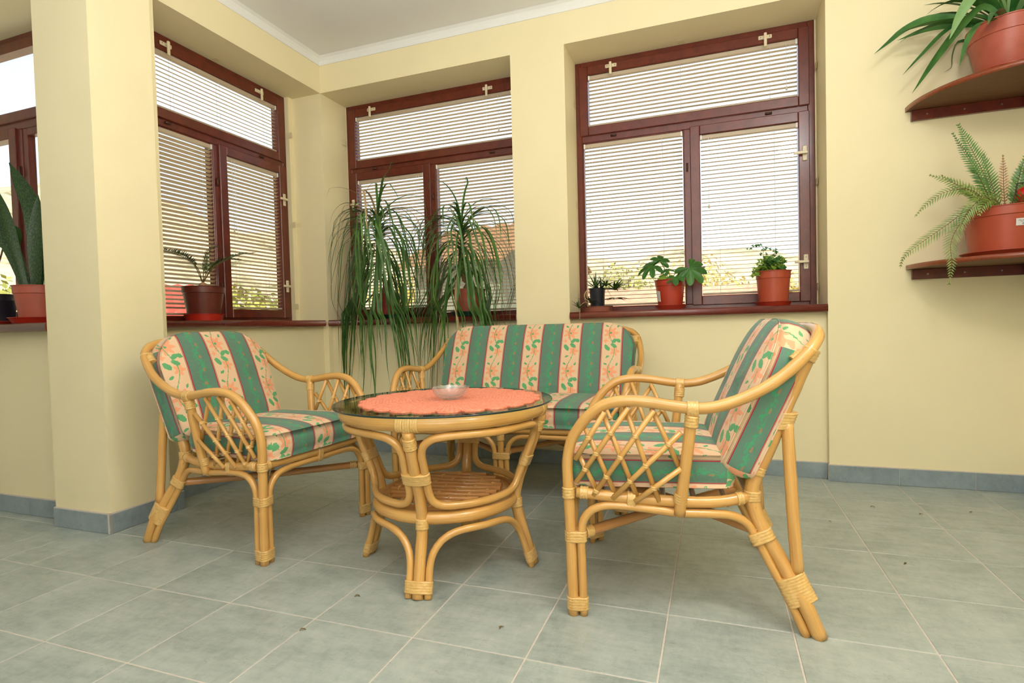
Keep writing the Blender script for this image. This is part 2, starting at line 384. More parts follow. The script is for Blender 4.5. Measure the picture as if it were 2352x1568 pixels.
        return link(name, me, parent, loc, rot, kind)
def link(name, me, parent=None, loc=None, rot=None, kind=None):
    o = bpy.data.objects.new(name, me); COL.objects.link(o)
    if parent: o.parent = parent
    if loc is not None: o.location = loc
    if rot is not None: o.rotation_euler = rot
    if kind: o['kind'] = kind
    return o
def thing(name, label, cat, loc=(0, 0, 0), rz=0.0, group=None):
    o = link(name, None, None, loc, (0, 0, rz)); o['label'] = label; o['category'] = cat
    if group: o['group'] = group
    return o
def tag(o, label, cat, group=None):
    o['label'] = label; o['category'] = cat
    if group: o['group'] = group
    return o
def struct(o): o['kind'] = 'structure'; return o
def copy_tree(o, parent=None):
    c = o.copy(); COL.objects.link(c)
    if parent: c.parent = parent
    for ch in list(o.children): copy_tree(ch, c)
    return c
def spline(pts, step=.02, closed=False):
    P_ = [Vector(p) for p in pts]; n = len(P_); out = []
    for i in range(n if closed else n-1):
        p1, p2 = P_[i], P_[(i+1) % n]
        p0 = P_[(i-1) % n] if (closed or i > 0) else p1*2-p2
        p3 = P_[(i+2) % n] if (closed or i < n-2) else p2*2-p1
        k = max(1, int(math.ceil((p2-p1).length/step)))
        d1 = max((p1-p0).length, 1e-6)**.5; d2 = max((p2-p1).length, 1e-6)**.5; d3 = max((p3-p2).length, 1e-6)**.5
        m1 = ((p1-p0)/d1-(p2-p0)/(d1+d2)+(p2-p1)/d2)*d2; m2 = ((p2-p1)/d2-(p3-p1)/(d2+d3)+(p3-p2)/d3)*d2
        for j in range(k):
            q = j/k; q2 = q*q; q3 = q2*q
            out.append(p1*(2*q3-3*q2+1)+m1*(q3-2*q2+q)+p2*(-2*q3+3*q2)+m2*(q3-q2))
    if not closed: out.append(P_[-1])
    return out
def cane(name, pts, r, parent, mat='cane', n=10, step=.022, closed=False, smooth=True):
    mb = MB(); q = spline(pts, step, closed) if smooth else [Vector(p) for p in pts]
    mb.tube(q, [r*(1+.02*math.sin(i*1.7)) for i in range(len(q))], n, 0, closed)
    return mb.build(name, mat, parent)
def hull2(ps):
    ps = sorted(set((round(a, 6), round(b, 6)) for a, b in ps))
    def half(seq):
        h = []
        for q in seq:
            while len(h) > 1 and (h[-1][0]-h[-2][0])*(q[1]-h[-2][1])-(h[-1][1]-h[-2][1])*(q[0]-h[-2][0]) <= 0: h.pop()
            h.append(q)
        return h
    a = half(ps); b = half(reversed(ps)); return a[:-1]+b[:-1]
def binding(parent, c, axis, circ, length, turns=None, tilt=0.0, t_=.002, name='binding', mat='wrap'):
    """woven cane wrap: circ = [(offset vector, radius)...] around centre c"""
    c = Vector(c); ax = Vector(axis).normalized(); ref = Vector((0, 0, 1)) if abs(ax.z) < .8 else Vector((0, 1, 0))
    a = (ref-ax*ref.dot(ax)).normalized(); b = ax.cross(a)
    pp = []
    for off, r in circ:
        off = Vector(off); x, y = off.dot(a), off.dot(b)
        for k in range(14): q = 2*PI*k/14; pp.append((x+(r+t_)*math.cos(q), y+(r+t_)*math.sin(q)))
    h = hull2(pp); N = 20; per = [0.0]
    for i in range(len(h)): per.append(per[-1]+math.dist(h[i], h[(i+1) % len(h)]))
    loop = []
    for k in range(N):
        s_ = per[-1]*k/N; i = max(j for j in range(len(h)) if per[j] <= s_+1e-12); f_ = (s_-per[i])/max(per[i+1]-per[i], 1e-9)
        p0, p1 = h[i], h[(i+1) % len(h)]; loop.append((p0[0]+(p1[0]-p0[0])*f_, p0[1]+(p1[1]-p0[1])*f_))
    mx = sum(p[0] for p in loop)/N; my = sum(p[1] for p in loop)/N
    turns = turns or max(3, int(length/.0075)); mb = MB(); rows = []
    for i in range(turns):
        for fz, bulge in ((.08, .0), (.5, .0016), (.92, .0)): rows.append(((i+fz)/turns-.5, bulge))
    for z, bu in rows:
        for (x, y) in loop:
            dx, dy = x-mx, y-my; L = math.hypot(dx, dy) or 1
            p = c+a*(x+dx/L*bu)+b*(y+dy/L*bu)+ax*(z*length+tilt*dx); mb.v.append(tuple(p))
    R = len(rows)
    for i in range(R-1):
        for k in range(N):
            k2 = (k+1) % N; mb.face((i*N+k, i*N+k2, (i+1)*N+k2, (i+1)*N+k), ((i*.4, k/N*3), (i*.4, (k+1)/N*3), ((i+1)*.4, (k+1)/N*3), ((i+1)*.4, k/N*3)), 0, True)
    mb.face(tuple(reversed(range(N))), [(0, k/N) for k in range(N)]); mb.face(tuple((R-1)*N+k for k in range(N)), [(0, k/N) for k in range(N)])
    return mb.build(name, mat, parent)

# ------------------------------------------------------------------ room shell
XR, YR, XL, ZC = 2.2, -2.3333, -4.0, 2.79
YB, XW = 1.98, -1.80            # back wall plane, left wall plane
floor = MB(); floor.box(XL-.3, XR+.3, YR-.3, .42, -.12, -.0016); floor.box(-1.86, XR+.3, .42, 2.40, -.12, -.0016)
floor_o = struct(floor.build('floor', 'grout'))
tile_cache = {}
G = .0022
def add_tile(x0, x1, y0, y1):
    if x1-x0 < .012 or y1-y0 < .012: return
    k = (round(x1-x0, 4), round(y1-y0, 4))
    if k not in tile_cache:
        mb = MB(); mb.box(G, k[0]-G, G, k[1]-G, -.006, 0, 0, .0012); o = mb.build('tile', 'floor_tile', floor_o, (x0, y0, 0)); tile_cache[k] = o.data
    else: link('tile', tile_cache[k], floor_o, (x0, y0, 0))
T = 1/3.0
for j in range(-7, 7):
    for i in range(-12, 7):
        x0, x1, y0, y1 = i*T, (i+1)*T, j*T, (j+1)*T
        a0, a1, b1 = max(x0, -1.843), min(x1, XR), min(y1, 2.023)
        if a1 > a0 and b1 > y0: add_tile(a0, a1, y0, b1)
        a0, a1, b1 = max(x0, XL), min(x1, -1.843), min(y1, .393)
        if a1 > a0 and b1 > y0: add_tile(a0, a1, y0, b1)
mb = MB(); mb.box(XL-.3, XR+.3, YR-.3, .80, ZC, ZC+.3); mb.box(-2.18, XR+.3, .80, 2.36, ZC, ZC+.3); struct(mb.build('ceiling', 'ceiling_paint'))
# back wall with two window niches
mb = MB()
mb.box(-2.16, XR+.3, YB, 2.34, 2.545, ZC); mb.box(-.365, -.02, YB, 2.34, 0, 2.545); mb.box(1.368, XR+.3, YB, 2.34, 0, 2.545)
mb.box(-2.16, XW, YB, 2.34, 0, 2.545)
mb.box(-1.80, -.365, 2.025, 2.34, 0, .893); mb.box(-.02, 1.368, 2.025, 2.34, 0, .893)
mb.box(-1.80, -1.793, 2.27, 2.34, .893, 2.545); mb.box(-.372, -.365, 2.27, 2.34, .893, 2.545); mb.box(1.3605, 1.368, 2.27, 2.34, .893, 2.545)
struct(mb.build('wall_back', 'wall_paint'))
mb = MB()
mb.box(-2.16, XW, .68, YB, 2.545, ZC); mb.box(-2.16, -1.845, .68, YB, 0, .893)
mb.box(-2.05, -1.69, .325, .615, 0, ZC); mb.box(-2.16, -1.75, .615, .68, 0, ZC); mb.box(-2.16, -2.05, .40, .615, 0, ZC); mb.box(-2.16, -2.05, .68, .76, 0, ZC)
mb.box(-2.16, -2.05, 1.937, YB, .893, 2.545)
struct(mb.build('wall_left', 'wall_paint'))
mb = MB()   # wall with the bare window beyond the pillar
mb.box(XL-.3, -2.16, .325, .78, 2.545, ZC); mb.box(XL-.3, -3.58, .325, .78, 0, 2.545); mb.box(-3.58, -2.16, .395, .78, 0, .893); mb.box(-2.16, -2.05, .395, .40, 0, .893)
mb.box(-2.16, -2.05, .325, .40, 2.545, ZC)
struct(mb.build('wall_side', 'wall_paint'))
mb = MB(); mb.box(XR, XR+.3, YR-.3, YB, 0, ZC); struct(mb.build('wall_right', 'wall_paint'))
mb = MB(); mb.box(XL-.3, XR, YR-.3, YR, 0, ZC); struct(mb.build('wall_rear', 'white_paint'))
mb = MB(); mb.box(XL-.3, XL, YR, .325, 0, ZC); struct(mb.build('wall_far', 'white_paint'))
# white cove along the ceiling
def cove(n, x0, y0, x1, y1, nx, ny):
    mb = MB(); o = 0; prof = [(0, 2.735), (.004, 2.735), (.007, 2.762), (.016, 2.778), (.034, 2.7895), (0, 2.7895)]
    for (x, y) in ((x0, y0), (x1, y1)):
        for d_, z in prof: mb.v.append((x+nx*d_, y+ny*d_, z))
    m = len(prof)
    for k in range(m): k2 = (k+1) % m; mb.face((k, k2, m+k2, m+k))
    mb.face(tuple(range(m))); mb.face(tuple(m+k for k in reversed(range(m))))
    struct(mb.build('trim_%d' % n, 'white_paint'))
cove(1, XW+.0005, YB-.0005, XR, YB-.0005, 0, -1); cove(2, XW+.0005, .62, XW+.0005, YB, 1, 0)

# tiled skirting
def skirting(name, x0, y0, x1, y1, nx, ny, pitch=.3333, start=0.0, h=.085):
    e = struct(link(name, None, None, (x0, y0, 0))); L = math.hypot(x1-x0, y1-y0); dx, dy = (x1-x0)/L, (y1-y0)/L
    ang = math.atan2(dy, dx); side = 1 if (-dy*nx+dx*ny) > 0 else -1
    e.rotation_euler = (0, 0, ang); cuts = [0.0]; c_ = start if start > .02 else pitch
    while c_ < L-.02: cuts.append(c_); c_ += pitch
    cuts.append(L)
    for a, b in zip(cuts, cuts[1:]):
        mb = MB(); y_ = sorted((0.0005*side, .012*side)); mb.box(a+.001, b-.001, y_[0], y_[1], .0005, h, 0, .0012); mb.build('tile', 'base_tile', e)
    mb = MB(); y_ = sorted((0.0005*side, .0095*side)); mb.box(0, L, y_[0], y_[1], .0005, h+.003); mb.build('grout_line', 'grout', e)
skirting('baseboard_back', 1.363, YB, XR, YB, 0, -1, .318)
skirting('baseboard_parapet', -.02, 2.025, 1.368, 2.025, 0, -1, .3333, .2)
skirting('baseboard_pier', -.365, YB, -.02, YB, 0, -1)
skirting('baseboard_corner', XW, 2.025, -.365, 2.025, 0, -1, .3333, .15)
skirting('baseboard_left', -1.845, .68, -1.845, YB, 1, 0, .3333, .1)
skirting('baseboard_pillar', -1.69, .3125, -1.69, .68, 1, 0)
skirting('baseboard_front', -2.05, .325, -1.678, .325, 0, -1, .36)
skirting('baseboard_side', -3.6, .395, -2.05, .395, 0, -1, .3333, .25)
skirting('baseboard_right', XR, YB-.012, XR, YR, -1, 0)

# ------------------------------------------------------------------ windows and blinds
def sash(parent, x0, x1, z0, z1, bar, y0=-.014, y1=.05, name='sash', glassy=.03):
    mb = MB()
    mb.box(x0, x0+bar, y0, y1, z0, z1, 0, .004); mb.box(x1-bar, x1, y0, y1, z0, z1, 0, .004)
    mb.box(x0+bar, x1-bar, y0+.0005, y1, z0, z0+bar, 0, .004); mb.box(x0+bar, x1-bar, y0+.0005, y1, z1-bar, z1, 0, .004)
    s_ = mb.build(name, 'mahogany', parent)
    g = MB(); g.box(x0+bar-.003, x1-bar+.003, glassy, glassy+.004, z0+bar-.003, z1-bar+.003); g.build('pane', 'pane', s_)
    return s_
def handle(parent, x, y, z, mode):
    """mode: 'down' horizontal plate with hanging lever, 'left'/'right' vertical plate with sideways lever"""
    mb = MB()
    if mode == 'down':
        mb.box(x-.036, x+.036, y-.009, y, z-.011, z+.011, 0, .003); mb.tube([(x, y-.005, z), (x, y-.022, z)], .008, 10)
        mb.box(x-.008, x+.008, y-.032, y-.020, z-.062, z+.016, 0, .003)
    else:
        sg = -1 if mode == 'left' else 1
        mb.box(x-.012, x+.012, y-.009, y, z-.042, z+.042, 0, .003); mb.tube([(x, y-.005, z), (x, y-.022, z)], .008, 10)
        a, b = sorted((x-sg*.012, x+sg*.060)); mb.box(a, b, y-.032, y-.020, z-.008, z+.007, 0, .003)
    h = mb.build('handle', 'cream_plastic', parent)
    sc = MB()
    for q in (-.024, .024):
        cx, cz = (x+q, z) if mode == 'down' else (x, z+q*1.1)
        sc.box(cx-.003, cx+.003, y-.0102, y-.0088, cz-.003, cz+.003, 0, .0008)
    sc.build('screw', 'steel', h)
def window(n, loc, rz, Wd, mull, open_side, fixed_bar=.012, tabs=True):
    zb, zt = .9355, 2.5445
    w_ = struct(link('window_%d' % n, None, None, loc, (0, 0, rz)))
    mb = MB()
    mb.box(0, .036, 0, .07, zb, zt, 0, .003); mb.box(Wd-.036, Wd, 0, .07, zb, zt, 0, .003)
    mb.box(.036, Wd-.036, .0005, .07, zt-.042, zt, 0, .003); mb.box(.036, Wd-.036, .0005, .07, zb, zb+.030, 0, .003)
    mb.box(.036, Wd-.036, .001, .07, 2.030, 2.086, 0, .003); mb.box(mull-.024, mull+.024, .0005, .07, zb+.03, 2.03, 0, .003)
    mb.build('frame', 'mahogany', w_)
    res = {}
    ts = sash(w_, .026, Wd-.028, 2.072, zt-.034, .056); res['transom'] = (.082, Wd-.084, 2.128, zt-.09)
    if open_side == 'right':
        fx = (.033, mull-.018); sx_ = (mull+.012, Wd-.030)
    else:
        fx = (mull+.018, Wd-.033); sx_ = (.026, mull-.012)
    fs = sash(w_, fx[0], fx[1], .958, 2.034, fixed_bar, .006, .05, 'fixed_light'); res['fixed'] = (fx[0]+fixed_bar, fx[1]-fixed_bar, .958+fixed_bar, 2.034-fixed_bar)
    os_ = sash(w_, sx_[0], sx_[1], .958, 2.040, .057); res['open'] = (sx_[0]+.057, sx_[1]-.057, 1.015, 1.983)
    handle(ts, .235, -.014, 2.487, 'down'); handle(ts, Wd-.255, -.014, 2.487, 'down')
    hx = sx_[1]-.026 if open_side == 'right' else sx_[0]+.026
    for hz in (1.80, 1.185): handle(os_, hx, -.014, hz, 'left' if open_side == 'right' else 'right')
    for q in (.24, Wd-.24): mb = MB(); mb.tube([(q-.018, -.006, 2.056), (q+.018, -.006, 2.056)], .007, 8); mb.build('latch', 'dark_metal', w_)
    hx2 = mull-.006 if open_side == 'right' else mull+.006
    for q in (1.80, 1.15): mb = MB(); mb.tube([(hx2, -.008, q-.024), (hx2, -.008, q+.024)], .006, 8); mb.build('hinge', 'dark_metal', w_)
    return w_, res
def tab(w_, x0, x1, y0, y1, z0, z1):
    mb = MB(); mb.box(x0, x1, y0, y1, z0, z1, 0, .0008); mb.build('anchor_tab', 'tape', w_)
def blind(loc, rz, box, tilt, label, cords, pull=None, jit=0.0, group='venetian blinds on the corner windows'):
    x0, x1, z0, z1 = box; Lb = x1-x0; e = thing('venetian_blind', label, 'blind', loc, rz, group)
    mb = MB(); mb.box(x0+.001, x1-.001, -.002, .024, z1-.027, z1-.001, 0, .003); hr = mb.build('head_rail', 'head_rail', e)
    for ex in (x0+.001, x1-.012): mb = MB(); mb.box(ex, ex+.011, -.004, .025, z1-.029, z1, 0, .002); mb.build('end_cap', 'cord', hr)
    mb = MB(); mb.box(x0+.003, x1-.003, .002, .022, z0+.004, z0+.016, 0, .003); mb.build('bottom_rail', 'head_rail', e)
    mb = MB(); w2_ = .0125; n_ = 6; xs = (x0+.004-(x0+x1)/2, x1-.004-(x0+x1)/2)
    for x in xs:
        for k in range(n_+1):
            q = -1+2*k/n_; mb.v.append((x, q*w2_, .0022*(1-q*q)))
        for k in range(n_+1):
            q = -1+2*k/n_; mb.v.append((x, q*w2_, .0022*(1-q*q)-.0004))
    m = 2*(n_+1)
    for k in range(n_):
        mb.face((k, m+k, m+k+1, k+1), None, 0, True); mb.face((n_+1+k, n_+2+k, m+n_+2+k, m+n_+1+k), None, 0, True)
    mb.face((0, n_+1, m+n_+1, m)); mb.face((n_, m+n_, m+2*n_+1, 2*n_+1))
    z = z1-.046; first = None; k = 0
    while z > z0+.026:
        rot = (math.radians(tilt+random.uniform(-1, 1)*jit), 0, 0); lc = ((x0+x1)/2, .0115, z)
        if first is None: first = mb.build('slat', 'slat', e, lc, rot)
        else: link('slat', first.data, e, lc, rot)
        z -= .024; k += 1
    for fx in cords:
        cx = x0+Lb*fx
        mb = MB()
        for yy in (-.0022, .0252): mb.tube([(cx, yy, z1-.026), (cx, yy, z0+.012)], .0008, 5)
        mb.build('ladder_cord', 'cord', e)
    if pull:
        cx = x0+Lb*pull[0]
        mb = MB(); mb.tube([(cx, -.006, z1-.02), (cx, -.007, z1-pull[1])], .0011, 5); mb.tube([(cx+.018, -.006, z1-.02), (cx+.018, -.007, z1-pull[1]-.006)], .0009, 5); pc = mb.build('pull_cord', 'cord', e)
        mb = MB(); mb.lathe([(.001, z1-pull[1]+.004), (.004, z1-pull[1]-.004), (.006, z1-pull[1]-.022), (.001, z1-pull[1]-.023)], 8, 0, True, cx, -.007); mb.build('tassel', 'cream_plastic', pc)
    return e
Rh = PI/2
w3, b3 = window(3, (-.0195, 2.262, 0), 0, 1.3795, .690, 'right')
w2, b2 = window(2, (-1.7925, 2.262, 0), 0, 1.42, .715, 'left')
w1, b1 = window(1, (-2.082, .761, 0), Rh, 1.1755, .566, 'right')
w0, b0 = window(4, (-3.58, .69, 0), 0, 1.42, .745, 'left', .042)
L3, L2, L1 = (-.0195, 2.262, 0), (-1.7925, 2.262, 0), (-2.082, .761, 0)
blind(L3, 0, b3['transom'], -2, 'wide venetian blind across the top light of the right-hand window above the three small pots', (.09, .47, .88), (.95, .26))
blind(L3, 0, b3['fixed'], -6, 'venetian blind behind the small dark pot and the large-leaved plant', (.18, .8), (.06, .42), 1.5)
blind(L3, 0, b3['open'], 0, 'venetian blind on the casement behind the bright green bushy plant', (.2, .77), (.09, .42))
blind(L2, 0, b2['transom'], -4, 'venetian blind across the top light above the two ponytail palms', (.1, .47, .85), (.92, .24))
blind(L2, 0, b2['open'], -16, 'narrow venetian blind on the casement behind the ponytail palm nearest the room corner', (.2, .76), (.9, .45), 1.5)
blind(L2, 0, b2['fixed'], -14, 'venetian blind behind the ponytail palm with the exposed red pot', (.17, .82), None, 1.5)
blind(L1, Rh, b1['transom'], 13, 'venetian blind across the top light above the sago palm', (.2, .52, .9), None, .8)
blind(L1, Rh, b1['fixed'], -24, 'venetian blind between the pillar and the sago palm', (.25, .84), None, 2)
blind(L1, Rh, b1['open'], -18, 'narrow venetian blind on the casement beside the sago palm', (.16, .72), (.09, .46), 2)
for w_, Wd, sides in ((w3, 1.3795, (0, 1)), (w2, 1.42, (0,)), (w1, 1.1755, (1,))):
    tab(w_, Wd*.48-.02, Wd*.48+.02, -.052, -.004, 2.5432, 2.5448)
    for sd in sides:
        for z in (2.27, 1.63, 1.04):
            if sd == 0: tab(w_, -.0005, .0012, -.06, -.004, z-.02, z+.02)
            else: tab(w_, Wd-.0006, Wd+.0006, -.06, -.004, z-.02, z+.02)
tab(w1, 1.2172, 1.2186, -.07, -.01, 1.62, 1.65)

def sill(n, x0, x1, yf, yb, zt=.935, th=.042, axis='x'):
    prof = [(yf+.010, zt-th), (yf+.003, zt-th+.004), (yf, zt-th+.012), (yf, zt-.012), (yf+.003, zt-.004), (yf+.010, zt), (yb, zt), (yb, zt-th)]
    mb = MB(); m = len(prof)
    for x in (x0, x1):
        for y, z in prof: mb.v.append((x, y, z) if axis == 'x' else (y, x, z))
    for k in range(m): k2 = (k+1) % m; mb.face((k, k2, m+k2, m+k), None, 0, k < 5)
    mb.face(tuple(range(m))); mb.face(tuple(m+k for k in reversed(range(m))))
    struct(mb.build('trim_%d' % n, 'sill_wood'))
sill(3, -1.792, -.3655, 1.968, 2.30); sill(4, -.0195, 1.3675, 1.968, 2.30)
mb = MB(); prof = [(-1.800, .893), (-1.793, .897), (-1.790, .905), (-1.790, .923), (-1.793, .931), (-1.800, .935), (-2.13, .935), (-2.13, .893)]; m = 8
for y in (.682, 1.944):
    for x, z in prof: mb.v.append((x, y, z))
for k in range(m): k2 = (k+1) % m; mb.face((k, m+k, m+k2, k2), None, 0, k < 5)
mb.face(tuple(reversed(range(m)))); mb.face(tuple(m+k for k in range(m))); struct(mb.build('trim_5', 'sill_wood'))
sill(6, -3.58, -2.052, .318, .73)

# ------------------------------------------------------------------ rattan seats
def lerp(a, b, q): return a+(b-a)*q
def side_x(y, z):       # outward flare of the arm panel
    return max(0.0, min(1.0, (z-.36)/.26))*.026
def rattan_seat(name, label, cat, hw, loc, rz, mid=False, group=None):
    e = thing(name, label, cat, loc, rz, group)
    RM, RB = .0165, .0125
    half = [(0, -.014, 0), (0, -.016, .12), (0, -.018, .25), (0, -.021, .37), (.002, -.022, .46), (.008, -.008, .524), (.014, .015, .563), (.020, .048, .602),
            (.025, .092, .632), (.028, .142, .643), (.029, .203, .642), (.029, .262, .633), (.028, .33, .624), (.027, .385, .627), (.025, .446, .645), (.020, .529, .686),
            (.010, .583, .726), (-.006, .632, .772), (-.035, .662, .805), (-.080, .676, .824), (-.14, .682, .832)]
    pts = [(hw+x, y, z) for x, y, z in half]
    full = pts+[(0, .685, .836)]+[(-x, y, z) for x, y, z in reversed(pts)]
    cane('arm_rail', full, RM, e)
    backleg = [(0, .653, 0), (-.006, .619, .085), (-.028, .582, .158), (-.045, .556, .209), (-.058, .524, .266), (-.066, .503, .324), (-.070, .497, .378), (-.068, .513, .432), (-.062, .543, .504), (-.054, .571, .587), (-.044, .598, .658), (-.028, .636, .762)]
    brace = [(0, .016, 0), (0, .015, .12), (0, .014, .235), (0, .022, .287), (-.001, .048, .318), (-.003, .086, .331), (-.006, .148, .331), (-.012, .227, .323), (-.02, .292, .315), (-.034, .385, .312), (-.046, .441, .306),
             (-.054, .48, .284), (-.053, .505, .245), (-.046, .525, .205), (-.034, .55, .155), (-.012, .588, .075), (-.002, .620, 0)]
    srail = [(-.002, .002, .367), (-.010, .135, .356), (-.026, .30, .346), (-.044, .40, .345), (-.066, .490, .357)]
    A = [((.003, .469), (.092, .612)), ((.003, .40), (.159, .625)), ((.052, .362), (.229, .618)), ((.107, .355), (.300, .556)), ((.171, .349), (.300, .452))]
    B = [((.012, .480), (.066, .364)), ((.034, .560), (.118, .357)), ((.086, .604), (.180, .352)), ((.148, .628), (.238, .349)), ((.222, .622), (.298, .446))]
    for s_ in (1, -1):
        X = lambda x: s_*(hw+x)
        cane('back_leg', [(X(x), y, z) for x, y, z in backleg], .0205, e)
        cane('leg_brace', [(X(x), y, z) for x, y, z in brace], RB, e)
        cane('rear_strut', [(X(-.050), .588, .575), (X(-.042), .592, .46), (X(-.032), .598, .30), (X(-.024), .605, .165)], .0165, e)
        cane('seat_rail', [(X(x), y, z) for x, y, z in srail], .0165, e)
        cane('arm_post', [(X(.024), .330, .622), (X(.018), .322, .54), (X(.006), .308, .43), (X(-.012), .294, .312)], .0165, e)
        for (p0, p1) in A:
            cane('lattice_cane', [(X(side_x(*p0)+.006), p0[0], p0[1]), (X(side_x(*p1)+.006), p1[0], p1[1])], .0078, e, 'cane', 8, smooth=False)
        for (p0, p1) in B:
            cane('lattice_cane', [(X(side_x(*p0)-.007), p0[0], p0[1]), (X(side_x(*p1)-.007), p1[0], p1[1])], .0075, e, 'cane', 8, smooth=False)
        for (a0, a1) in A:      # ties where the canes cross
            for (b0, b1) in B:
                d1 = (a1[0]-a0[0], a1[1]-a0[1]); d2 = (b1[0]-b0[0], b1[1]-b0[1]); den = d1[0]*d2[1]-d1[1]*d2[0]
                if abs(den) < 1e-9: continue
                q = ((b0[0]-a0[0])*d2[1]-(b0[1]-a0[1])*d2[0])/den; q2 = ((b0[0]-a0[0])*d1[1]-(b0[1]-a0[1])*d1[0])/den
                if .05 < q < .95 and .05 < q2 < .95:
                    y, z = a0[0]+d1[0]*q, a0[1]+d1[1]*q
                    xx = X(side_x(y, z)); ax = Vector((0, d1[0]-d2[0], d1[1]-d2[1]))
                    binding(e, (xx, y, z), ax, [(Vector((.006*s_, 0, 0)), .0074), (Vector((-.007*s_, 0, 0)), .0072)], .012, 2, 0, .001, 'tie')
        up = (0, 0, 1)
        # foot, lower, and upper wraps of the front leg
        binding(e, (X(-.002), .000, .036), up, [((0, -.0145, 0), RM), ((0, .016, 0), RB), ((-.030*s_, -.012, 0), RB)], .040)
        binding(e, (X(-.002), -.001, .236), up, [((0, -.016, 0), RM), ((0, .016, 0), RB), ((-.030*s_, -.012, 0), RB)], .034)
        binding(e, (X(0), -.021, .366), up, [((0, 0, 0), RM)], .034)
        binding(e, (X(-.004), .024, .366), (0, 1, -.06), [((0, 0, 0), .0165)], .026)
        binding(e, (X(-.024), -.012, .366), (1, 0, 0), [((0, 0, 0), .0165)], .026)
        # arm post wraps
        binding(e, (X(.028), .332, .6245), (0, 1, -.02), [((0, 0, 0), RM), ((0, 0, -.010), .013)], .032)
        binding(e, (X(.0235), .329, .588), (.1*s_, .1, 1), [((0, 0, 0), .0165)], .034)
        binding(e, (X(-.008), .298, .362), (.15*s_, .1, 1), [((0, 0, 0), .0165)], .030)
        binding(e, (X(-.022), .296, .332), (0, 1, 0), [((.0, 0, .013), .0165), ((0, 0, -.016), .0125)], .026)
        binding(e, (X(-.012), .160, .342), (0, 1, -.05), [((0, 0, .0125), .0165), ((0, 0, -.0115), .0125)], .026)
        # back leg wraps
        binding(e, (X(-.028), .640, .766), (0, .45, .9), [((0, 0, 0), .0205), ((.018*s_, -.006, .006), .014)], .036)
        binding(e, (X(-.016), .612, .757), (-.1*s_, .75, .65), [((0, 0, 0), .0175), ((-.006*s_, .012, -.008), .012)], .034)
        binding(e, (X(-.0525), .580, .582), (.1*s_, .32, .95), [((0, -.006, 0), .0205), ((0, .010, 0), .0165)], .052, None, .25)
        binding(e, (X(-.0685), .512, .434), (0, .3, .95), [((0, 0, 0), .0205)], .026)
        binding(e, (X(-.0695), .4985, .360), (0, .05, 1), [((0, 0, 0), .0205)], .030)
        binding(e, (X(-.058), .462, .353), (-.25*s_, .95, .1), [((0, 0, 0), .0165)], .020)
        binding(e, (X(-.052), .520, .250), (.15*s_, .42, -.9), [((0, .010, .003), .0205), ((.004*s_, -.020, -.006), RB)], .034)
        binding(e, (X(-.017), .596, .118), (.16*s_, .42, -.9), [((0, .012, .0), .0205), ((.0, -.022, -.002), RB), ((0, .026, .016), .012)], .078)
    # front seat rail, arched braces
    cane('front_rail', [(-hw+.014, -.012, .367), (0, -.010, .362), (hw-.014, -.012, .367)], .0165, e)
    def arch(a, b):
        return [(a, -.012, 0), (a, -.012, .13), (a, -.012, .235), (a+.012, -.012, .288), (a+.046, -.012, .322), (a+.10, -.012, .333), ((a+b)/2, -.011, .334), (b-.10, -.012, .333), (b-.046, -.012, .322), (b-.012, -.012, .288), (b, -.012, .235), (b, -.012, .13), (b, -.012, 0)]
    if mid:
        cane('front_brace', arch(-hw+.031, -.030), RB, e); cane('front_brace', arch(.030, hw-.031), RB, e)
        cane('middle_leg', [(0, -.012, 0), (0, -.012, .18), (0, -.011, .352)], RM, e)
        binding(e, (0, -.012, .036), (0, 0, 1), [((0, 0, 0), RM), ((-.03, 0, 0), RB), ((.03, 0, 0), RB)], .040)
        binding(e, (0, -.012, .236), (0, 0, 1), [((0, 0, 0), RM), ((-.03, 0, 0), RB), ((.03, 0, 0), RB)], .034)
        binding(e, (0, -.0115, .325), (0, 0, 1), [((0, 0, 0), RM)], .034)
        segs = [(-hw, 0), (0, hw)]
    else:
        cane('front_brace', arch(-hw+.031, hw-.031), RB, e); segs = [(-hw, hw)]
        binding(e, (0, -.011, .350), (1, 0, 0), [((0, 0, .012), .0165), ((0, 0, -.016), .0125)], .026)
    cane('back_rail', [(-hw+.07, .497, .357), (0, .503, .357), (hw-.07, .497, .357)], .0165, e)
    for a, b in segs:
        ai, bi = (a+.02 if a < 0 else a), (b-.02 if b > 0 else b); ar = a+.055 if a < 0 else a; br = b-.055 if b > 0 else b
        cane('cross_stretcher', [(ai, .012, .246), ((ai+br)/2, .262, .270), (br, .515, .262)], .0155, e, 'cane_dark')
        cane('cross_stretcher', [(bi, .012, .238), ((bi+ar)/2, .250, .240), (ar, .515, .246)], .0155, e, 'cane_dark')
        for (px, py, dx) in ((ai, .03, 1), (bi, .03, -1)):
            binding(e, (px+dx*.016, py, .246 if dx > 0 else .239), (dx*(b-a)*.9, .5, .02), [((0, 0, 0), .0155)], .030)
    for k in range(5):
        y = .07+k*.09; xe = hw-.012-.06*max(0, (y-.1)/.4)
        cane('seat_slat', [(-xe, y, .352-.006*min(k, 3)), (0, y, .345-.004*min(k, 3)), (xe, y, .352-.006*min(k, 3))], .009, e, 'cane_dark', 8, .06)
    nb = 5 if mid else 2
    for k in range(nb):
        x = (k-(nb-1)/2)*(.22 if mid else .2)
        cane('back_cane', [(x, .505, .365), (x, .555, .52), (x, .622, .70), (x*1.02, .682, .826)], .0105, e, 'cane', 8, .05)
    return e

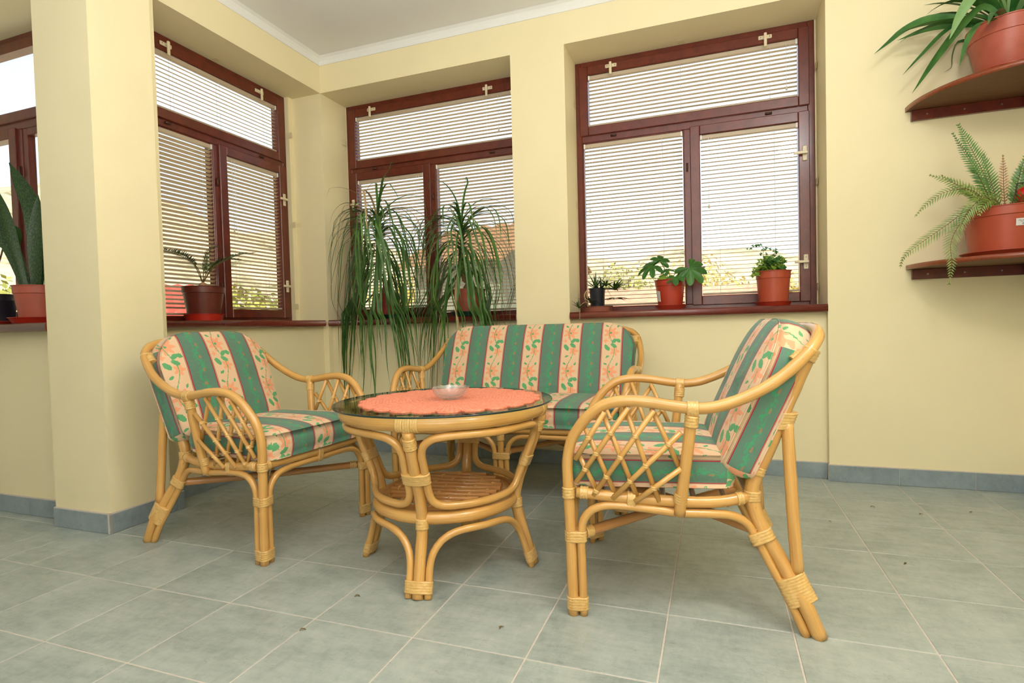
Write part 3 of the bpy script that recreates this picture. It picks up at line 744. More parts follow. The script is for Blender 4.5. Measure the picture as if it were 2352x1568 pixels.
def cushion(name, label, outline, thick, edge, loc, rz, tiltx, uoff, voff, group=None, dents=(), side='u', gus=.175, lining=False, p=2.6, sag=0.0):
    """pillow over a 2-D outline; front face looks along +w. Local mesh axes: x=across, y=w (towards sitter = -), z=along"""
    mb = MB(); N = len(outline); cx = sum(q[0] for q in outline)/N; cz = (min(q[1] for q in outline)+max(q[1] for q in outline))/2
    rings = [1.0, .985, .955, .91, .85, .78, .68, .56, .42, .26, .1]
    def hgt(s_, x, z):
        h = edge+(thick-edge)*(1-s_**p)**(.62)
        for (dx, dz, dep, rad) in dents:
            h -= dep*math.exp(-((x-dx)**2+(z-dz)**2)/(2*rad*rad))
        return h
    idx = {}
    for sgn in (-1, 1):
        for ri, s_ in enumerate(rings):
            for k, (ox, oz) in enumerate(outline):
                x = cx+(ox-cx)*s_; z = cz+(oz-cz)*s_
                idx[(sgn, ri, k)] = len(mb.v); mb.v.append((x, sgn*hgt(s_, x, z)/2*(1.0 if sgn < 0 else .9)-sag*(1-s_*s_), z))
        idx[(sgn, 'c')] = len(mb.v); mb.v.append((cx, sgn*hgt(0, cx, cz)/2*(1 if sgn < 0 else .9)-sag, cz))
    U = lambda i: (mb.v[i][0]+uoff, mb.v[i][2]+voff)
    for sgn in (-1, 1):
        mi = 1 if (lining and sgn > 0) else 0
        for ri in range(len(rings)-1):
            for k in range(N):
                k2 = (k+1) % N; q = [idx[(sgn, ri, k)], idx[(sgn, ri, k2)], idx[(sgn, ri+1, k2)], idx[(sgn, ri+1, k)]]
                if sgn > 0: q.reverse()
                mb.face(tuple(q), [U(i) for i in q], mi, True)
        for k in range(N):
            k2 = (k+1) % N; q = [idx[(sgn, len(rings)-1, k)], idx[(sgn, len(rings)-1, k2)], idx[(sgn, 'c')]]
            if sgn > 0: q.reverse()
            mb.face(tuple(q), [U(i) for i in q], mi, True)
    # side band, slightly bellied
    bands = [-1, -.5, 0, .5, 1]; bi = {}
    run = [0.0]
    for k in range(N): run.append(run[-1]+math.dist(outline[k], outline[(k+1) % N]))
    for k, (ox, oz) in enumerate(outline):
        pa, pb = outline[(k-1) % N], outline[(k+1) % N]; tx, tz = pb[0]-pa[0], pb[1]-pa[1]; L = math.hypot(tx, tz); nx, nz = tz/L, -tx/L
        if nx*(ox-cx)+nz*(oz-cz) < 0: nx, nz = -nx, -nz
        for b_ in bands:
            if abs(b_) == 1: bi[(b_, k)] = idx[(int(b_), 0, k)]
            else:
                yy = b_*edge/2*(1 if b_ < 0 else .9); bu = .012*(1-b_*b_)
                bi[(b_, k)] = len(mb.v); mb.v.append((ox+nx*bu, yy, oz+nz*bu))
    for k in range(N):
        k2 = (k+1) % N; tx = abs(outline[k2][0]-outline[k][0]); tz = abs(outline[k2][1]-outline[k][1]); is_side = tz > 1.6*tx
        for a, b_ in zip(bands, bands[1:]):
            q = [bi[(a, k)], bi[(b_, k)], bi[(b_, k2)], bi[(a, k2)]]
            if is_side: uvs = [(.113+a*edge*.5*gus/.105, run[k]), (.113+b_*edge*.5*gus/.105, run[k]), (.113+b_*edge*.5*gus/.105, run[k+1]), (.113+a*edge*.5*gus/.105, run[k+1])]
            else:
                x1, x2 = outline[k][0]+uoff, outline[k2][0]+uoff; z1 = outline[k][1]+voff
                uvs = [(x1, z1+(a+1)*edge*.5), (x1, z1+(b_+1)*edge*.5), (x2, z1+(b_+1)*edge*.5), (x2, z1+(a+1)*edge*.5)]
            q.reverse(); uvs.reverse()
            mb.face(tuple(q), uvs, 0, True)
    o = mb.build(name, ['floral', 'lining'], None, loc, (tiltx, 0, rz)); o.rotation_mode = 'XYZ'
    tag(o, label, 'cushion', group)
    # seam piping round the face
    for sgn in (-1, 1):
        pm = MB(); pts = [Vector(mb.v[idx[(sgn, 0, k)]]) for k in range(N)]; pm.tube(pts, .0022, 6, 0, True)
        pm.uv = [[(pm.v[i][0]+uoff, pm.v[i][2]+voff) for i in f__] for f__ in pm.f]; pm.build('piping', 'floral', o)
    return o
def arc(cx, cz, r, a0, a1, n):
    return [(cx+r*math.cos(math.radians(a0+(a1-a0)*k/n)), cz+r*math.sin(math.radians(a0+(a1-a0)*k/n))) for k in range(n+1)]
def densify(o, step):
    out = []
    for k in range(len(o)):
        a, b = o[k], o[(k+1) % len(o)]; n = max(1, int(math.dist(a, b)/step))
        for j in range(n): out.append((a[0]+(b[0]-a[0])*j/n, a[1]+(b[1]-a[1])*j/n))
    return out
def back_outline(hw_, h, r, rb=.03):
    o = arc(hw_-r, h-r, r, 0, 90, 9)+arc(-hw_+r, h-r, r, 90, 180, 9)+arc(-hw_+.012+rb, rb, rb, 180, 270, 4)+arc(hw_-.012-rb, rb, rb, 270, 360, 4)
    return densify(o, .035)
def seat_outline(hw_, d, rf=.05, rb=.04, taper=.03):
    o = arc(hw_-rf, rf, rf, -90, 0, 5)+arc(hw_-taper-rb, d-rb, rb, 0, 90, 4)+arc(-hw_+taper+rb, d-rb, rb, 90, 180, 4)+arc(-hw_+rf, rf, rf, 180, 270, 5)
    return densify(o, .035)
def dress(seat, hw, tagname, names, rz, loc, wide=False, by=.468, lean=22.0):
    ca, sa = math.cos(rz), math.sin(rz)
    Wp = lambda x, y, z: (loc[0]+ca*x-sa*y, loc[1]+sa*x+ca*y, z)
    # seat cushion: outline plane is horizontal; mesh y axis (front = -) must point up -> rotate about x by -90deg
    sc = cushion('seat_cushion', names[0], seat_outline(hw-.020, .485), .150, .100, Wp(0, -.036, .428), rz, -PI/2, 0, .02, 'cushions on the rattan seats', (), lining=True, sag=-.0)
    sc.rotation_euler = Matrix.Rotation(rz, 3, 'Z').to_4x4().to_euler() if False else (Matrix.Rotation(rz, 4, 'Z') @ Matrix(((1, 0, 0, 0), (0, 0, 1, 0), (0, -1, 0, 0), (0, 0, 0, 1)))).to_euler()
    dents = [(x, z, .03, .02) for x in ((-.115, .115) if not wide else ()) for z in (.21,)]
    bc = cushion('back_cushion', names[1], back_outline(hw-.026, .455, .16 if not wide else .15), .158 if not wide else .14, .098 if not wide else .08, Wp(0, by, .428), rz, 0, 0, 0, 'cushions on the rattan seats', dents)
    bc.rotation_euler = (Matrix.Rotation(rz, 4, 'Z') @ Matrix.Rotation(-math.radians(lean), 4, 'X')).to_euler()
    return sc, bc
CH = 'rattan armchairs at the round table'
chR = rattan_seat('rattan_armchair', 'rattan armchair with its back toward the corner shelves and side lattice facing out', 'armchair', .296, (.383, .552, 0), math.radians(-83.8), False, CH)
chL = copy_tree(chR); chL['label'] = 'rattan armchair standing in front of the yellow pillar'
chL.location = (-.767, .557, 0); chL.rotation_euler = (0, 0, math.radians(85.97))
sofa = rattan_seat('rattan_loveseat', 'two-seat rattan settee against the wall below the windows', 'settee', .59, (-.175, 1.174, 0), 0, True)
dress(chR, .296, 'r', ('striped floral seat cushion on the armchair facing away from the shelves', 'striped floral back cushion on the armchair facing away from the shelves'), math.radians(-83.8), (.383, .552), False, .452, 24.0)
dress(chL, .296, 'l', ('striped floral seat cushion on the armchair by the pillar', 'striped floral back cushion on the armchair by the pillar'), math.radians(85.97), (-.767, .557), False, .500, 21.0)
dress(sofa, .59, 's', ('long striped floral seat cushion on the settee', 'long striped floral back cushion on the settee'), 0, (-.175, 1.174), True)

# ------------------------------------------------------------------ round table
TC = (-.143, .518)
tb = thing('rattan_table', 'round rattan table with a glass top and a lattice lower shelf', 'table', (TC[0], TC[1], 0), math.radians(-81.5))
LP = [(.322, 0), (.307, .05), (.291, .108), (.270, .18), (.262, .235), (.270, .29), (.290, .35), (.317, .415), (.345, .49), (.362, .545)]
def Rz(z):
    for (r0, z0), (r1, z1) in zip(LP, LP[1:]):
        if z <= z1: return r0+(r1-r0)*(z-z0)/(z1-z0)
    return LP[-1][0]
pol = lambda r, a, z: (r*math.cos(a), r*math.sin(a), z)
cane('rim', [pol(.358, 2*PI*k/48, .566) for k in range(48)], .0235, tb, 'cane', 12, 1, True)
cane('shelf_rim', [pol(.252, 2*PI*k/40, .238) for k in range(40)], .0215, tb, 'cane', 12, 1, True)
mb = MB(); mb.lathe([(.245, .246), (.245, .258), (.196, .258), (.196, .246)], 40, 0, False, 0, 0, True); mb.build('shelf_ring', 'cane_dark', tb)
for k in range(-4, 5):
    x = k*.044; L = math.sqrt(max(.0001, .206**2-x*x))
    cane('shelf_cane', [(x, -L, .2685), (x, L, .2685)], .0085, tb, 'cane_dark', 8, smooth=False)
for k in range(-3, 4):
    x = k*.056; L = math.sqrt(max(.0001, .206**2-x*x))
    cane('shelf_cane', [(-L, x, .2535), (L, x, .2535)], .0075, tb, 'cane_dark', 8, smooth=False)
tie_me = None
for i in range(-4, 5):
    for j in range(-3, 4):
        x, y = i*.044, j*.056
        if math.hypot(x, y) < .18 and (i+j) % 2 == 0:
            if tie_me is None: tie_me = binding(tb, (0, 0, 0), (1, 1, 0), [((0, 0, .2685-.261), .0086), ((0, 0, -.0075), .0076)], .010, 2, 0, .001, 'tie', 'cane'); tie_me.location = (x, y, .261)
            else: link('tie', tie_me.data, tb, (x, y, .261))
for q in range(4):
    a = q*PI/2; d_ = Vector((math.cos(a), math.sin(a), 0)); tg = Vector((-math.sin(a), math.cos(a), 0))
    cane('leg', [pol(r, a, z) for r, z in LP], .0195, tb)
    # closed loop between this leg and the next, on the flared surface
    def S(ang, z, dr=0): return pol(Rz(z)+dr, ang, z)
    b = a+PI/2; pts = []
    ev = lambda z: .0325/Rz(z)
    zt_, zb_ = .524, .282; r_ = .07
    col_up = [.33, .38, .43, .468]
    pts += [S(a+ev(z), z) for z in col_up]
    pts += [S(a+ev(.5)+.035, .498), S(a+ev(.5)+.11, .518), S(a+.32, zt_+.002)]
    pts += [S(a+PI/4, zt_+.003), S(b-.32, zt_+.002), S(b-ev(.5)-.11, .518), S(b-ev(.5)-.035, .498)]
    pts += [S(b-ev(z), z) for z in reversed(col_up)]
    pts += [S(b-ev(.3)-.035, .300), S(b-ev(.3)-.13, .284, -.004), S(b-.42, zb_-.003, -.008), S(a+PI/4, zb_-.004, -.010), S(a+.42, zb_-.003, -.008), S(a+ev(.3)+.13, .284, -.004), S(a+ev(.3)+.035, .300)]
    cane('frame_loop', pts, .0135, tb, 'cane', 10, .02, True)
    lo = [S(a+.033/Rz(z), z) for z in (0, .05, .09)]+[S(a+.15, .135), S(a+.24, .168), S(a+.40, .192), S(a+PI/4, .200), S(b-.40, .192), S(b-.24, .168), S(b-.15, .135)]+[S(b-.033/Rz(z), z) for z in (.09, .05, 0)]
    cane('leg_brace', lo, .0125, tb)
    tv = lambda z0, z1: Vector((d_*(Rz(z1)-Rz(z0))))+Vector((0, 0, z1-z0))
    c3 = lambda z: Vector(pol(Rz(z), a, z))
    binding(tb, c3(.034), tv(.01, .06), [((0, 0, 0), .0195), (tg*.033, .0125), (tg*-.033, .0125)], .040)
    binding(tb, c3(.385), tv(.36, .41), [((0, 0, 0), .0195), (tg*.0325, .0135), (tg*-.0325, .0135)], .040)
    binding(tb, c3(.222), tv(.19, .25), [((0, 0, 0), .0195)], .036)
    binding(tb, c3(.505), tv(.48, .53), [((0, 0, 0), .0195)], .040)
    for da in (-.065, 0, .065):
        aa = a+da; binding(tb, pol(.358, aa, .566), (-math.sin(aa), math.cos(aa), 0), [((0, 0, 0), .0238)] + ([(d_*.002+Vector((0, 0, -.02)), .012)] if da == 0 else []), .026)
gl = MB(); R0 = .402
gl.lathe([(0.0001, .5905), (R0-.002, .5905)], 72, 0, False); gl.lathe([(R0-.002, .5965), (0.0001, .5965)], 72, 0, False)
gl.lathe([(R0-.002, .5905), (R0, .592), (R0, .595), (R0-.002, .5965)], 72, 1, True)
gl.build('glass_top', ['table_glass', 'glass_edge'], tb)
# doily
dm = MB(); NS = 24; NT_ = NS*8; rads = [0.001, .05, .1, .15, .2, .25, .29, .31, .325, .335]
for z0 in (0.0030, 0.0):
    for ri, r in enumerate(rads):
        for k in range(NT_):
            a = 2*PI*k/NT_; ph = (k % 8)/8.0; sc_ = math.sqrt(max(0, 1-(2*ph-1)**2)); e_ = (r/.335)**6
            rr_ = r*(1-.075*e_*(1-sc_)); wob = (.0018*e_*(.5+.5*math.sin(a*NS/2+.5*math.sin(3*a))) if z0 > 0 else 0)
            dm.v.append((rr_*math.cos(a), rr_*math.sin(a), z0+wob))
m_ = len(rads)*NT_
for ri in range(len(rads)-1):
    for k in range(NT_):
        k2 = (k+1) % NT_; q = (ri*NT_+k, ri*NT_+k2, (ri+1)*NT_+k2, (ri+1)*NT_+k)
        uvq = [(rads[ri], k/NT_), (rads[ri], (k+1)/NT_), (rads[ri+1], (k+1)/NT_), (rads[ri+1], k/NT_)]
        dm.face(tuple(reversed(q)), list(reversed(uvq)), 0, True); dm.face(tuple(m_+i for i in q), uvq, 0, True)
o_ = (len(rads)-1)*NT_
for k in range(NT_):
    k2 = (k+1) % NT_; dm.face((o_+k, m_+o_+k, m_+o_+k2, o_+k2), [(.335, 0)]*4)
tag(dm.build('doily', 'doily', None, (-.118, .522, .5968), (0, 0, .3)), 'round coral crocheted doily with a scalloped edge on the glass table', 'doily')
# cut-glass ashtray
am = MB(); n_ = 48
prof = [(0.0005, 0), (.030, 0), (.046, .008), (.058, .020), (.066, .034), (.070, .044), (.066, .045), (.060, .036), (.050, .022), (.036, .012), (.0005, .010)]
for pi_, (r, z) in enumerate(prof):
    for k in range(n_):
        a = 2*PI*k/n_; fl = .035*math.cos(a*12) if 1 < pi_ < 6 else 0
        zz = z+(.0016*math.cos(a*12) if 4 <= pi_ <= 6 else 0)
        am.v.append((r*(1+fl*(1 if k % 2 else .6))*math.cos(a), r*(1+fl)*math.sin(a), zz))
for i in range(len(prof)-1):
    for k in range(n_): k2 = (k+1) % n_; am.face((i*n_+k, i*n_+k2, (i+1)*n_+k2, (i+1)*n_+k), None, 0, False)
tag(am.build('ashtray', 'crystal', None, (-.112, .508, .6002), (0, 0, 0)), 'clear cut-glass ashtray in the middle of the coral doily', 'ashtray')

# ------------------------------------------------------------------ pots and plants
def pot(parent, r1, r0, z0, h, mat, rim=.022, ribs=False, soil=True):
    """r1 rim radius, r0 foot radius, z0 base height (local)"""
    t_ = .004; zr = z0+h-rim-.012
    mb = MB()
    prof = [(0.0005, z0), (r0-.004, z0), (r0, z0+.004), (lerp(r0, r1, .86)-.004, zr), (r1-.004, zr+.003), (r1-.002, z0+h-.004), (r1+.002, z0+h-.004), (r1+.003, z0+h), (r1-t_, z0+h), (r1-t_-.004, zr), (r0-t_, z0+.008), (0.0005, z0+.008)]
    mb.lathe(prof, 40, 0, True)
    for f_ in range(len(mb.sm)): mb.sm[f_] = True
    p_ = mb.build('pot', mat, parent)
    try:
        me = p_.data
        for e_ in me.edges: pass
        md = p_.modifiers.new('split', 'EDGE_SPLIT'); md.split_angle = math.radians(35)
    except Exception: pass
    if soil:
        sb = MB(); zs = z0+h-.022; rr = r1-.009; nn = 28; sb.v.append((0, 0, zs+.004))
        for ring in (.5, 1.0):
            for k in range(nn): a = 2*PI*k/nn; sb.v.append((rr*ring*math.cos(a), rr*ring*math.sin(a), zs+random.uniform(-.003, .004)*(1.5-ring)))
        for k in range(nn):
            k2 = (k+1) % nn; sb.face((0, 1+k, 1+k2)); sb.face((1+k, 1+nn+k, 1+nn+k2, 1+k2))
        sb.build('soil', 'soil', p_)
    return p_
def saucer(parent, r1, r0, h, mat, z0=0.0):
    mb = MB(); mb.lathe([(.0005, z0), (r0, z0), (r1-.003, z0+h-.004), (r1+.002, z0+h-.002), (r1+.002, z0+h), (r1-.004, z0+h), (r0-.004, z0+.004), (.0005, z0+.004)], 40, 0, True)
    s_ = mb.build('saucer', mat, parent); md = s_.modifiers.new('split', 'EDGE_SPLIT'); md.split_angle = math.radians(35)
    return s_
def strap(pts, widths, side0=None, fold=.25, thick=.0):
    """folded ribbon along pts; returns MB. widths per point"""
    mb = MB(); pts = [Vector(p) for p in pts]; m = len(pts); L = 0
    side = None
    for i in range(m):
        tg = (pts[min(i+1, m-1)]-pts[max(i-1, 0)]).normalized()
        if side is None:
            side = Vector(side0) if side0 is not None else tg.cross(Vector((0, 0, 1)))
            if side.length < .05: side = Vector((1, 0, 0))
        side = (side-tg*side.dot(tg))
        if side.length < 1e-4: side = tg.cross(Vector((0, 1, 0)))
        side.normalize(); nrm = side.cross(tg)
        if i: L += (pts[i]-pts[i-1]).length
        w_ = widths[i] if isinstance(widths, (list, tuple)) else widths
        mb.v += [tuple(pts[i]-side*w_+nrm*(w_*fold)), tuple(pts[i]), tuple(pts[i]+side*w_+nrm*(w_*fold))]
        mb.uvl = getattr(mb, 'uvl', []); mb.uvl.append(L)
    for i in range(m-1):
        for c_ in (0, 1):
            q = (i*3+c_, i*3+c_+1, (i+1)*3+c_+1, (i+1)*3+c_); u0_, u1_ = c_*.5, c_*.5+.5
            mb.face(q, [(u0_, mb.uvl[i]), (u1_, mb.uvl[i]), (u1_, mb.uvl[i+1]), (u0_, mb.uvl[i+1])], 0, True)
    return mb
def taper(n, w_, base=.5, tip=.04, peak=.35):
    out = []
    for i in range(n):
        q = i/(n-1); out.append(w_*(base+(1-base)*min(1, q/peak)) if q < peak else w_*max(tip, (1-((q-peak)/(1-peak))**2.2)))
    return out
def droop(p0, d0, L, g, n=14, lim=None, curl=0.0):
    p = Vector(p0); d_ = Vector(d0).normalized(); pts = [p.copy()]; ds = L/(n-1)
    for i in range(n-1):
        d_ = (d_+Vector((0, 0, -g*ds*(1.0 if d_.z > -.97 else .1)))+Vector((curl*ds*math.sin(i*.7), 0, 0))).normalized()
        p = p+d_*ds
        if lim: p = lim(p)
        pts.append(p.copy())
    return pts

def ponytail(loc, label, crown0, crown1, nleaf, Lr, potspec, seed, xlim, lean=(0, 0)):
    random.seed(seed); e = thing('ponytail_palm', label, 'potted plant', loc, 0, 'potted plants on the windowsills')
    saucer(e, *potspec['sauc']); pot(e, *potspec['pot'])
    ztop = potspec['pot'][2]+potspec['pot'][3]
    mb = MB(); tp = [Vector((0, 0, ztop-.03)), Vector((0, 0, ztop+.005)), Vector((.004, 0, ztop+.045)), Vector((lean[0]*.4, lean[1]*.4, ztop+.10)), Vector((lean[0]*.8, lean[1]*.8, crown0-.02)), Vector((lean[0], lean[1], crown0+.05))]
    mb.tube(spline(tp, .02), [lerp(.052, .014, min(1, i/7.0)) if i < 8 else .013 for i in range(len(spline(tp, .02)))], 12); mb.build('trunk', 'trunk', e)
    mb = MB(); mb.tube([(lean[0], lean[1], crown0+.03), (lean[0], lean[1], lerp(crown0, crown1, .5)), (lean[0], lean[1], crown1-.10)], [.015, .014, .010], 10); mb.build('stalk', 'palm_leaf_pale', e)
    def lim(p):
        x, y, z = p.x+loc[0], p.y+loc[1], p.z+loc[2]
        ymax = 2.21 if z > 1.22 else lerp(1.945, 2.21, max(0, (z-.97)/.25))
        if z < .975: ymax = 1.945
        y = max(min(y, ymax), 1.80 if z > 1.05 else lerp(1.90, 1.80, max(0, (z-.93)/.12)))
        return Vector((x-loc[0], y-loc[1], z-loc[2]))
    for k in range(nleaf):
        q = k/(nleaf-1); zc = lerp(crown0, crown1-.05, q**.8)
        az = k*2.39996+random.uniform(-.4, .4)
        el = (lerp(-.1, .6, q/.55) if q < .55 else lerp(.45, .8, (q-.55)/.45))+random.uniform(-.25, .25)
        dx, dy = math.cos(az), math.sin(az)
        if dy > 0: dy *= .35
        d_ = Vector((dx*math.cos(el), dy*math.cos(el)*.7-.06-(.35 if k % 5 == 0 else 0), math.sin(el)+.2))
        L = random.uniform(*Lr)*(1.0 if q < .8 else .7)
        n = 26; p = Vector((lean[0]+dx*.01, lean[1]+dy*.01, zc)); d_.normalize(); pts = [p.copy()]; ds = L/(n-1)
        g_ = random.uniform(6.5, 15) if q < .55 else random.uniform(4.0, 8.0); wa, wb, wf = random.uniform(-1.6, 1.6), random.uniform(-.8, .8), random.uniform(.25, .6)
        for i in range(n-1):
            d_ = (d_+Vector((wa*ds*math.sin(i*wf+k), wb*ds*math.cos(i*wf+k), -g_*ds*(1.0 if d_.z > -.93 else .15)))).normalized()
            p = lim(p+d_*ds); pts.append(p.copy())
        cx_, R_ = (xlim[0]+xlim[1])/2-loc[0], (xlim[1]-xlim[0])/2
        for p in pts:
            u_ = (p.x-cx_)/R_
            if abs(u_) > .55: p.x = cx_+R_*math.copysign(.55+.45*math.tanh((abs(u_)-.55)/.45), u_)
        wd = random.uniform(.0055, .0095)
        mat = 'palm_leaf' if random.random() < .92 else ('straw' if random.random() < .35 else 'palm_leaf_pale')
        strap(pts, taper(n, wd, .8, .08, .2), None, .3).build('leaf', mat, e)
    for k in range(5):   # upright spear leaves
        a = k*1.3; strap([(lean[0]+.004*math.cos(a), lean[1]+.004*math.sin(a), crown1-.16), (lean[0]+.008*math.cos(a), lean[1]+.008*math.sin(a), crown1-.06), (lean[0]+.013*math.cos(a), lean[1]+.012*math.sin(a), crown1+random.uniform(-.03, .0))], [.008, .007, .002], (math.sin(a), -math.cos(a), 0), .5).build('leaf', 'palm_leaf_pale' if k % 2 else 'palm_leaf', e)
    return e
ponytail((-1.375, 2.075, .935), 'ponytail palm in the window corner, its hanging leaves reaching down below the sill', .29, .775, 165, (.62, 1.22),
         dict(sauc=(.105, .085, .028, 'green_plastic'), pot=(.092, .070, .010, .165, 'red_terracotta')), 3, (-1.66, -1.02), (-.035, -.02))
ponytail((-.735, 2.085, .935), 'ponytail palm with its red pot in clear view, leaves hanging behind the settee', .25, .675, 140, (.50, 1.08),
         dict(sauc=(.125, .105, .030, 'green_plastic'), pot=(.112, .088, .012, .165, 'pale_terracotta')), 11, (-1.10, -.378), (-.028, -.03))

def frond(parent, pts, leaf_len, leaf_w, mat, step=.012, name='frond', stem_r=.0014, angle=.9, start=.12, stem_mat='stem_brown', shape=None, droopl=0.0, up=None):
    path = spline(pts, .01); mb = MB(); n = len(path)
    mb.tube(path, [stem_r*lerp(1, .4, i/(n-1)) for i in range(n)], 5, 1)
    L = [0]
    for i in range(1, n): L.append(L[-1]+(path[i]-path[i-1]).length)
    tot = L[-1]; s_ = tot*start; side = None; k = 0
    up = Vector(up) if up is not None else Vector((0, 0, 1))
    while s_ < tot*.995:
        i = max(j for j in range(n) if L[j] <= s_); i = min(i, n-2)
        tg = (path[i+1]-path[i]).normalized(); p = path[i].lerp(path[i+1], (s_-L[i])/max(1e-6, L[i+1]-L[i]))
        sd = tg.cross(up)
        if sd.length < .1: sd = tg.cross(Vector((0, 1, 0)))
        sd.normalize(); q = s_/tot
        ll = leaf_len*(shape(q) if shape else (min(1, (q-start)/.15+.35)*max(.22, 1-max(0, (q-.45)/.55)**1.6)))*random.uniform(.88, 1.1)
        for sg in (1, -1):
            d_ = (sd*sg*math.sin(angle)+tg*math.cos(angle)+Vector((0, 0, -droopl))+up*random.uniform(-.1, .15)).normalized()
            wv = tg*leaf_w*random.uniform(.85, 1.1)
            o = len(mb.v); b0 = p; mid_ = p+d_*ll*.4; tip = p+d_*ll+Vector((0, 0, -ll*.12))
            mb.v += [tuple(b0-wv*.4), tuple(mid_-wv), tuple(tip), tuple(mid_+wv), tuple(b0+wv*.4)]
            mb.face((o, o+1, o+2, o+3, o+4), None, 0, False)
        s_ += step; k += 1
    return mb.build(name, [mat, stem_mat], parent)

# Boston fern on the lower shelf, broad-leaved dracaena on the upper one
SX, SR = 2.2, .485
def shelf(z, label):
    e = thing('corner_shelf', label, 'shelf', (SX, YB, z), 0, 'corner shelves')
    N = 40; mb = MB(); th = .022
    ring = [(-.001, -.001)]+[(SR*math.cos(math.radians(180+90*k/N)), SR*math.sin(math.radians(180+90*k/N))) for k in range(N+1)]
    ring = [(min(x, -.001), min(y, -.001)) for x, y in ring]; m = len(ring)
    for zz in (-th, 0):
        for x, y in ring: mb.v.append((x, y, zz))
    mb.face(tuple(m+i for i in range(m))); mb.face(tuple(reversed(range(m))), None, 1)
    for k in range(m): k2 = (k+1) % m; mb.face((k, k2, m+k2, m+k), None, 0, 0 < k < m-1)
    mb.build('board', ['shelf_wood', 'shelf_under'], e)
    for axis in (0, 1):
        mb = MB()
        if axis == 0: mb.box(-SR+.022, -.003, -.024, -.002, -th-.050, -th-.0004, 0, .002)
        else: mb.box(-.024, -.002, -SR+.022, -.026, -th-.050, -th-.0004, 0, .002)
        bt = mb.build('batten', 'mahogany', e)
        for q in (.085, .235, .38):
            s_ = MB(); c_ = (-SR+q, -.0245, -th-.026) if axis == 0 else (-.0245, -SR+q, -th-.026)
            dv = (0, -.002, 0) if axis == 0 else (-.002, 0, 0)
            s_.tube([c_, (c_[0]+dv[0], c_[1]+dv[1], c_[2])], .0042, 10); s_.build('screw', 'steel', bt)
    return e
shelf(1.894, 'dark red quarter-round wooden corner shelf holding the broad-leaved dracaena')
shelf(1.113, 'dark red quarter-round wooden corner shelf holding the fern')
random.seed(21)
fe = thing('potted_fern', 'feathery fern with arching and trailing fronds in a wide terracotta pot', 'potted plant', (2.035, 1.765, 1.1135), 0, 'potted plants on the corner shelves')
saucer(fe, .162, .135, .022, 'terracotta_plastic'); fp = pot(fe, .158, .128, .006, .205, 'terracotta_plastic', .03)
st = MB(); a0 = math.radians(-88); NN = 6
for zz in (.118, .148):
    for k in range(NN+1):
        a = a0+math.radians(-8+16*k/NN)*1.35; rr = lerp(.128, .154, (zz-.006)/.18)+.0016; st.v.append((rr*math.cos(a), rr*math.sin(a), zz))
for k in range(NN): st.face((k, k+1, NN+2+k, NN+1+k), None, 0, True)
stk = st.build('price_sticker', 'paper', fp)
tx = MB()
for row, (za, zb2, a1, a2) in enumerate(((.1385, .1405, -6, 6), (.134, .1355, -4, 5), (.1215, .130, -2, 3))):
    for k in range(8 if row == 2 else 3):
        n8 = 8 if row == 2 else 3; q0 = a0+math.radians(lerp(a1, a2, k/n8))*1.35; q1 = a0+math.radians(lerp(a1, a2, (k+(.5 if row == 2 else .8))/n8))*1.35; o = len(tx.v)
        for zz in (za, zb2):
            rr = lerp(.128, .154, (zz-.006)/.18)+.0022
            for a in (q0, q1): tx.v.append((rr*math.cos(a), rr*math.sin(a), zz))
        tx.face((o, o+1, o+3, o+2))
tx.build('barcode_print', 'ink', stk, kind='stuff')
F0 = (-.03, -.02, .195)
def fr(tipoff, mat='fern_leaf', ll=.04, h=.1, base=None, up=None, extra=None, w_=.0048, drp=0.0, step=.0095):
    b = Vector(base or F0); tp = Vector(tipoff); mid = (b+tp)/2+Vector((0, 0, h))
    return frond(fe, [b, mid] + ([Vector(extra)] if extra else []) + [tp], ll, w_, mat, step, up=up, stem_r=.0016, droopl=drp)
UPV = (-.2, -1, .25)
yb_ = -.045
def fr2(pts, mat, ll, w_, step=.0125, start=.12):
    frond(fe, [Vector(q) for q in pts], ll*1.25, w_*1.2, mat, step, up=UPV, stem_r=.0018, start=start)
fr2([(-.045, -.03, .20), (-.09, yb_, .35), (-.143, yb_, .487), (-.19, yb_, .60)], 'fern_green', .046, .0040, .0115)
fr2([(-.05, -.03, .20), (-.115, yb_, .36), (-.165, -.02, .49), (-.20, -.01, .575)], 'fern_green', .030, .0034)
fr2([(-.035, -.03, .20), (-.07, yb_, .33), (-.10, yb_, .46)], 'fern_green', .034, .0036)
fr2([(-.06, -.04, .20), (-.14, -.05, .29), (-.23, -.04, .355), (-.295, -.03, .39)], 'fern_leaf', .034, .0034)
fr2([(-.06, -.03, .20), (-.13, -.02, .285), (-.20, -.02, .345), (-.245, -.01, .39)], 'fern_green', .026, .0030)
fr2([(-.06, -.05, .20), (-.15, -.06, .30), (-.24, -.06, .30), (-.31, -.05, .255), (-.357, -.045, .20)], 'fern_leaf', .030, .0034)
fr2([(-.07, -.07, .20), (-.16, -.09, .21), (-.25, -.08, .145), (-.34, -.06, .075), (-.40, -.05, .02), (-.414, -.045, -.03)], 'fern_leaf', .034, .0034)
fr2([(-.06, -.08, .20), (-.15, -.11, .215), (-.21, -.11, .14), (-.24, -.11, .06), (-.238, -.115, -.02), (-.25, -.12, -.12)], 'fern_leaf', .034, .0034)
fr2([(-.05, -.08, .20), (-.12, -.12, .25), (-.18, -.13, .20), (-.215, -.13, .12)], 'fern_leaf', .040, .0036, .0105)
fr2([(-.04, -.08, .20), (-.09, -.12, .24), (-.13, -.14, .22), (-.15, -.14, .17)], 'fern_leaf', .034, .0036)
fr2([(-.01, -.02, .20), (-.02, -.03, .32), (-.018, -.02, .45)], 'fern_dry', .022, .0036)
